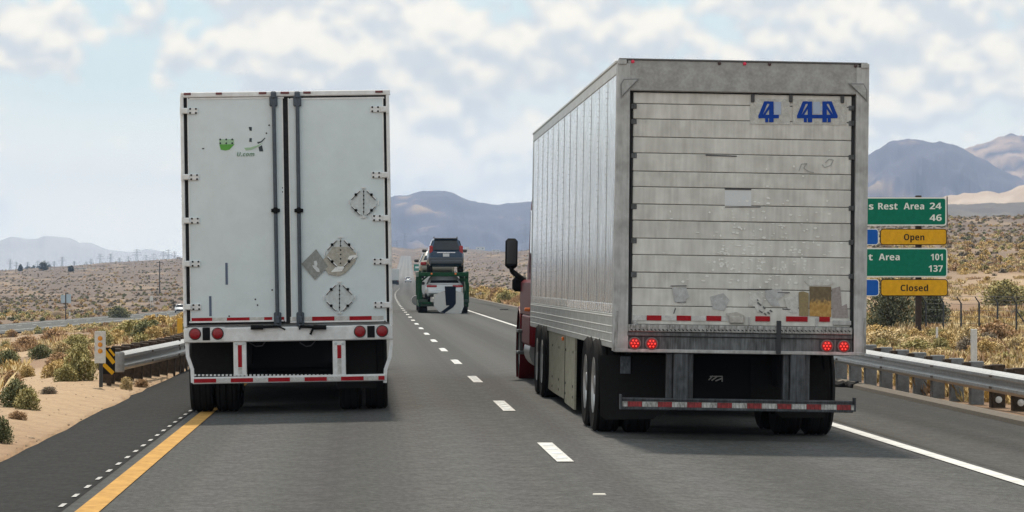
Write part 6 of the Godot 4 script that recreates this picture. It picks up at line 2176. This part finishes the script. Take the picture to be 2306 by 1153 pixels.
	# dry grass and low weeds that cover the flats between the bushes
	for kind in ["straw", "ochre", "rust"]:
		var gm := MultiMesh.new()
		gm.transform_format = MultiMesh.TRANSFORM_3D
		gm.use_colors = true
		gm.mesh = foliage(hash(kind) % 983, 150, 0.22, 1.0, 0.34, KINDS[kind][0], 0.3, 0.6, true).mesh()
		var spots := []
		for k in 9000:
			var d := 40.0 * pow(16.0, pow(rng.randf(), 0.8))
			var x := rng.randf_range(-0.17, 0.27) * d
			if k % 3 == 0:
				d = rng.randf_range(44.0, 200.0)
				x = curve_x(d) + right_edge(d) + 0.9 + rng.randf() * 22.0
			if not free.call(x, d): continue
			var off: float = x - curve_x(d)
			if off < 0.0 and off > -8.0 and rng.randf() < 0.93: continue
			if noise.get_noise_2d(x * 5.0 + 40.0, d * 2.0) < (-0.02 if off < 0.0 else -0.14): continue
			spots.append([x, d])
		gm.instance_count = spots.size()
		for k in spots.size():
			var q: Array = spots[k]
			var w := rng.randf_range(0.4, 1.1) * (1.0 if q[1] < 150.0 else 1.4)
			gm.set_instance_transform(k, Transform3D(Basis(Vector3.UP, rng.randf() * TAU).scaled(Vector3(w, w * rng.randf_range(0.5, 1.1), w)), Vector3(q[0], ground_y(q[0], q[1]) - 0.02, -q[1])))
			var t := rng.randf_range(0.6, 1.05)
			gm.set_instance_color(k, Color(t, t, t))
		var go := MultiMeshInstance3D.new()
		go.name = "dry_grass_" + {"straw": "pale", "ochre": "ochre", "rust": "rusty"}[kind]
		go.multimesh = gm
		go.material_override = leaf_mat()
		go.set_meta("kind", "stuff")
		go.set_meta("label", "%s dry grass and low weeds between the bushes" % KINDS[kind][1])
		add_child(go, true)
	# small stones on the sand
	var stone := Shape.new()
	stone.box(Vector3.ZERO, Vector3(1, 0.6, 0.8), 0.3)
	var sm := MultiMesh.new()
	sm.transform_format = MultiMesh.TRANSFORM_3D
	sm.mesh = stone.mesh()
	sm.instance_count = 2600
	for k in 2600:
		var d := rng.randf_range(24.0, 110.0)
		var x := curve_x(d) - 3.5 - pow(rng.randf(), 1.7) * 14.0 if k % 3 else right_edge(d) + 0.5 + rng.randf() * 8.0
		var s := rng.randf_range(0.008, 0.032) * (1.0 + 2.0 * pow(rng.randf(), 14.0))
		sm.set_instance_transform(k, Transform3D(Basis(Vector3.UP, rng.randf() * TAU).scaled(Vector3(s, s, s)), Vector3(x, ground_y(x, d) + s * 0.1, -d)))
	var so := MultiMeshInstance3D.new()
	so.name = "gravel"
	so.multimesh = sm
	so.material_override = mat("stone", col(0.36, 0.26, 0.17), 0.9)
	so.set_meta("kind", "stuff")
	so.set_meta("label", "small stones strewn over the sandy roadside")
	add_child(so, true)
	# green shrubs under the big sign, and the dark trees on the horizon
	for q in [[2005.0, 152.0, 2.6, 2.35, "dense grey-green tree behind the big sign's post, nearer the silver trailer"], [2095.0, 156.0, 2.1, 2.2, "grey-green tree behind the big sign's post, on its right side"]]:
		var p := on_ground(q[0], q[1])
		var t := thing("tree", q[4], "tree", p)
		obj("trunk", stems(int(q[0]), 24, q[2] * 1.1, q[3], 0.04), stem_m, t)
		obj("crown", foliage(int(q[0]), 9000, 0.10, q[2] * 1.15, q[3], Color(0.15, 0.165, 0.10), 0.35, 0.45), leaf_mat(), t)
	var k2 := 0
	for q in [[46.0, 3.0, 3.4, "leftmost, smallest dark tree of the horizon cluster beside the white house"], [64.0, 9.0, 4.2, "broad dark tree left in the horizon cluster"], [76.0, 5.0, 5.0, "dark tree in the middle of the horizon cluster's left half"], [86.0, 4.5, 5.4, "tallest dark tree left of the gap in the horizon cluster"], [98.0, 6.0, 4.8, "broad dark tree right of the gap in the horizon cluster"], [111.0, 5.5, 6.0, "tallest dark tree at the right end of the horizon cluster"], [160.0, 3.0, 2.5, "lone small dark tree right of the horizon cluster"]]:
		k2 += 1
		var p := hit(q[0], 611.0, 1200.0)
		var t := thing("tree", q[3], "tree", p)
		var tr := Shape.new()
		tr.tube(Vector3(0, -0.5, 0), Vector3(0, q[2] * 0.5, 0), 0.25, 0.12, 6)
		for e in 5: tr.tube(Vector3(0, q[2] * 0.3, 0), Vector3(cos(e * 1.26) * q[1] * 0.3, q[2] * 0.6, sin(e * 1.26) * q[1] * 0.3), 0.1, 0.05, 5)
		obj("trunk", tr, stem_m, t)
		obj("crown", foliage(40 + k2, 1400, 0.6, q[1] * 1.15, q[2], Color(0.035, 0.045, 0.03), 0.3, 0.45), leaf_mat(), t)
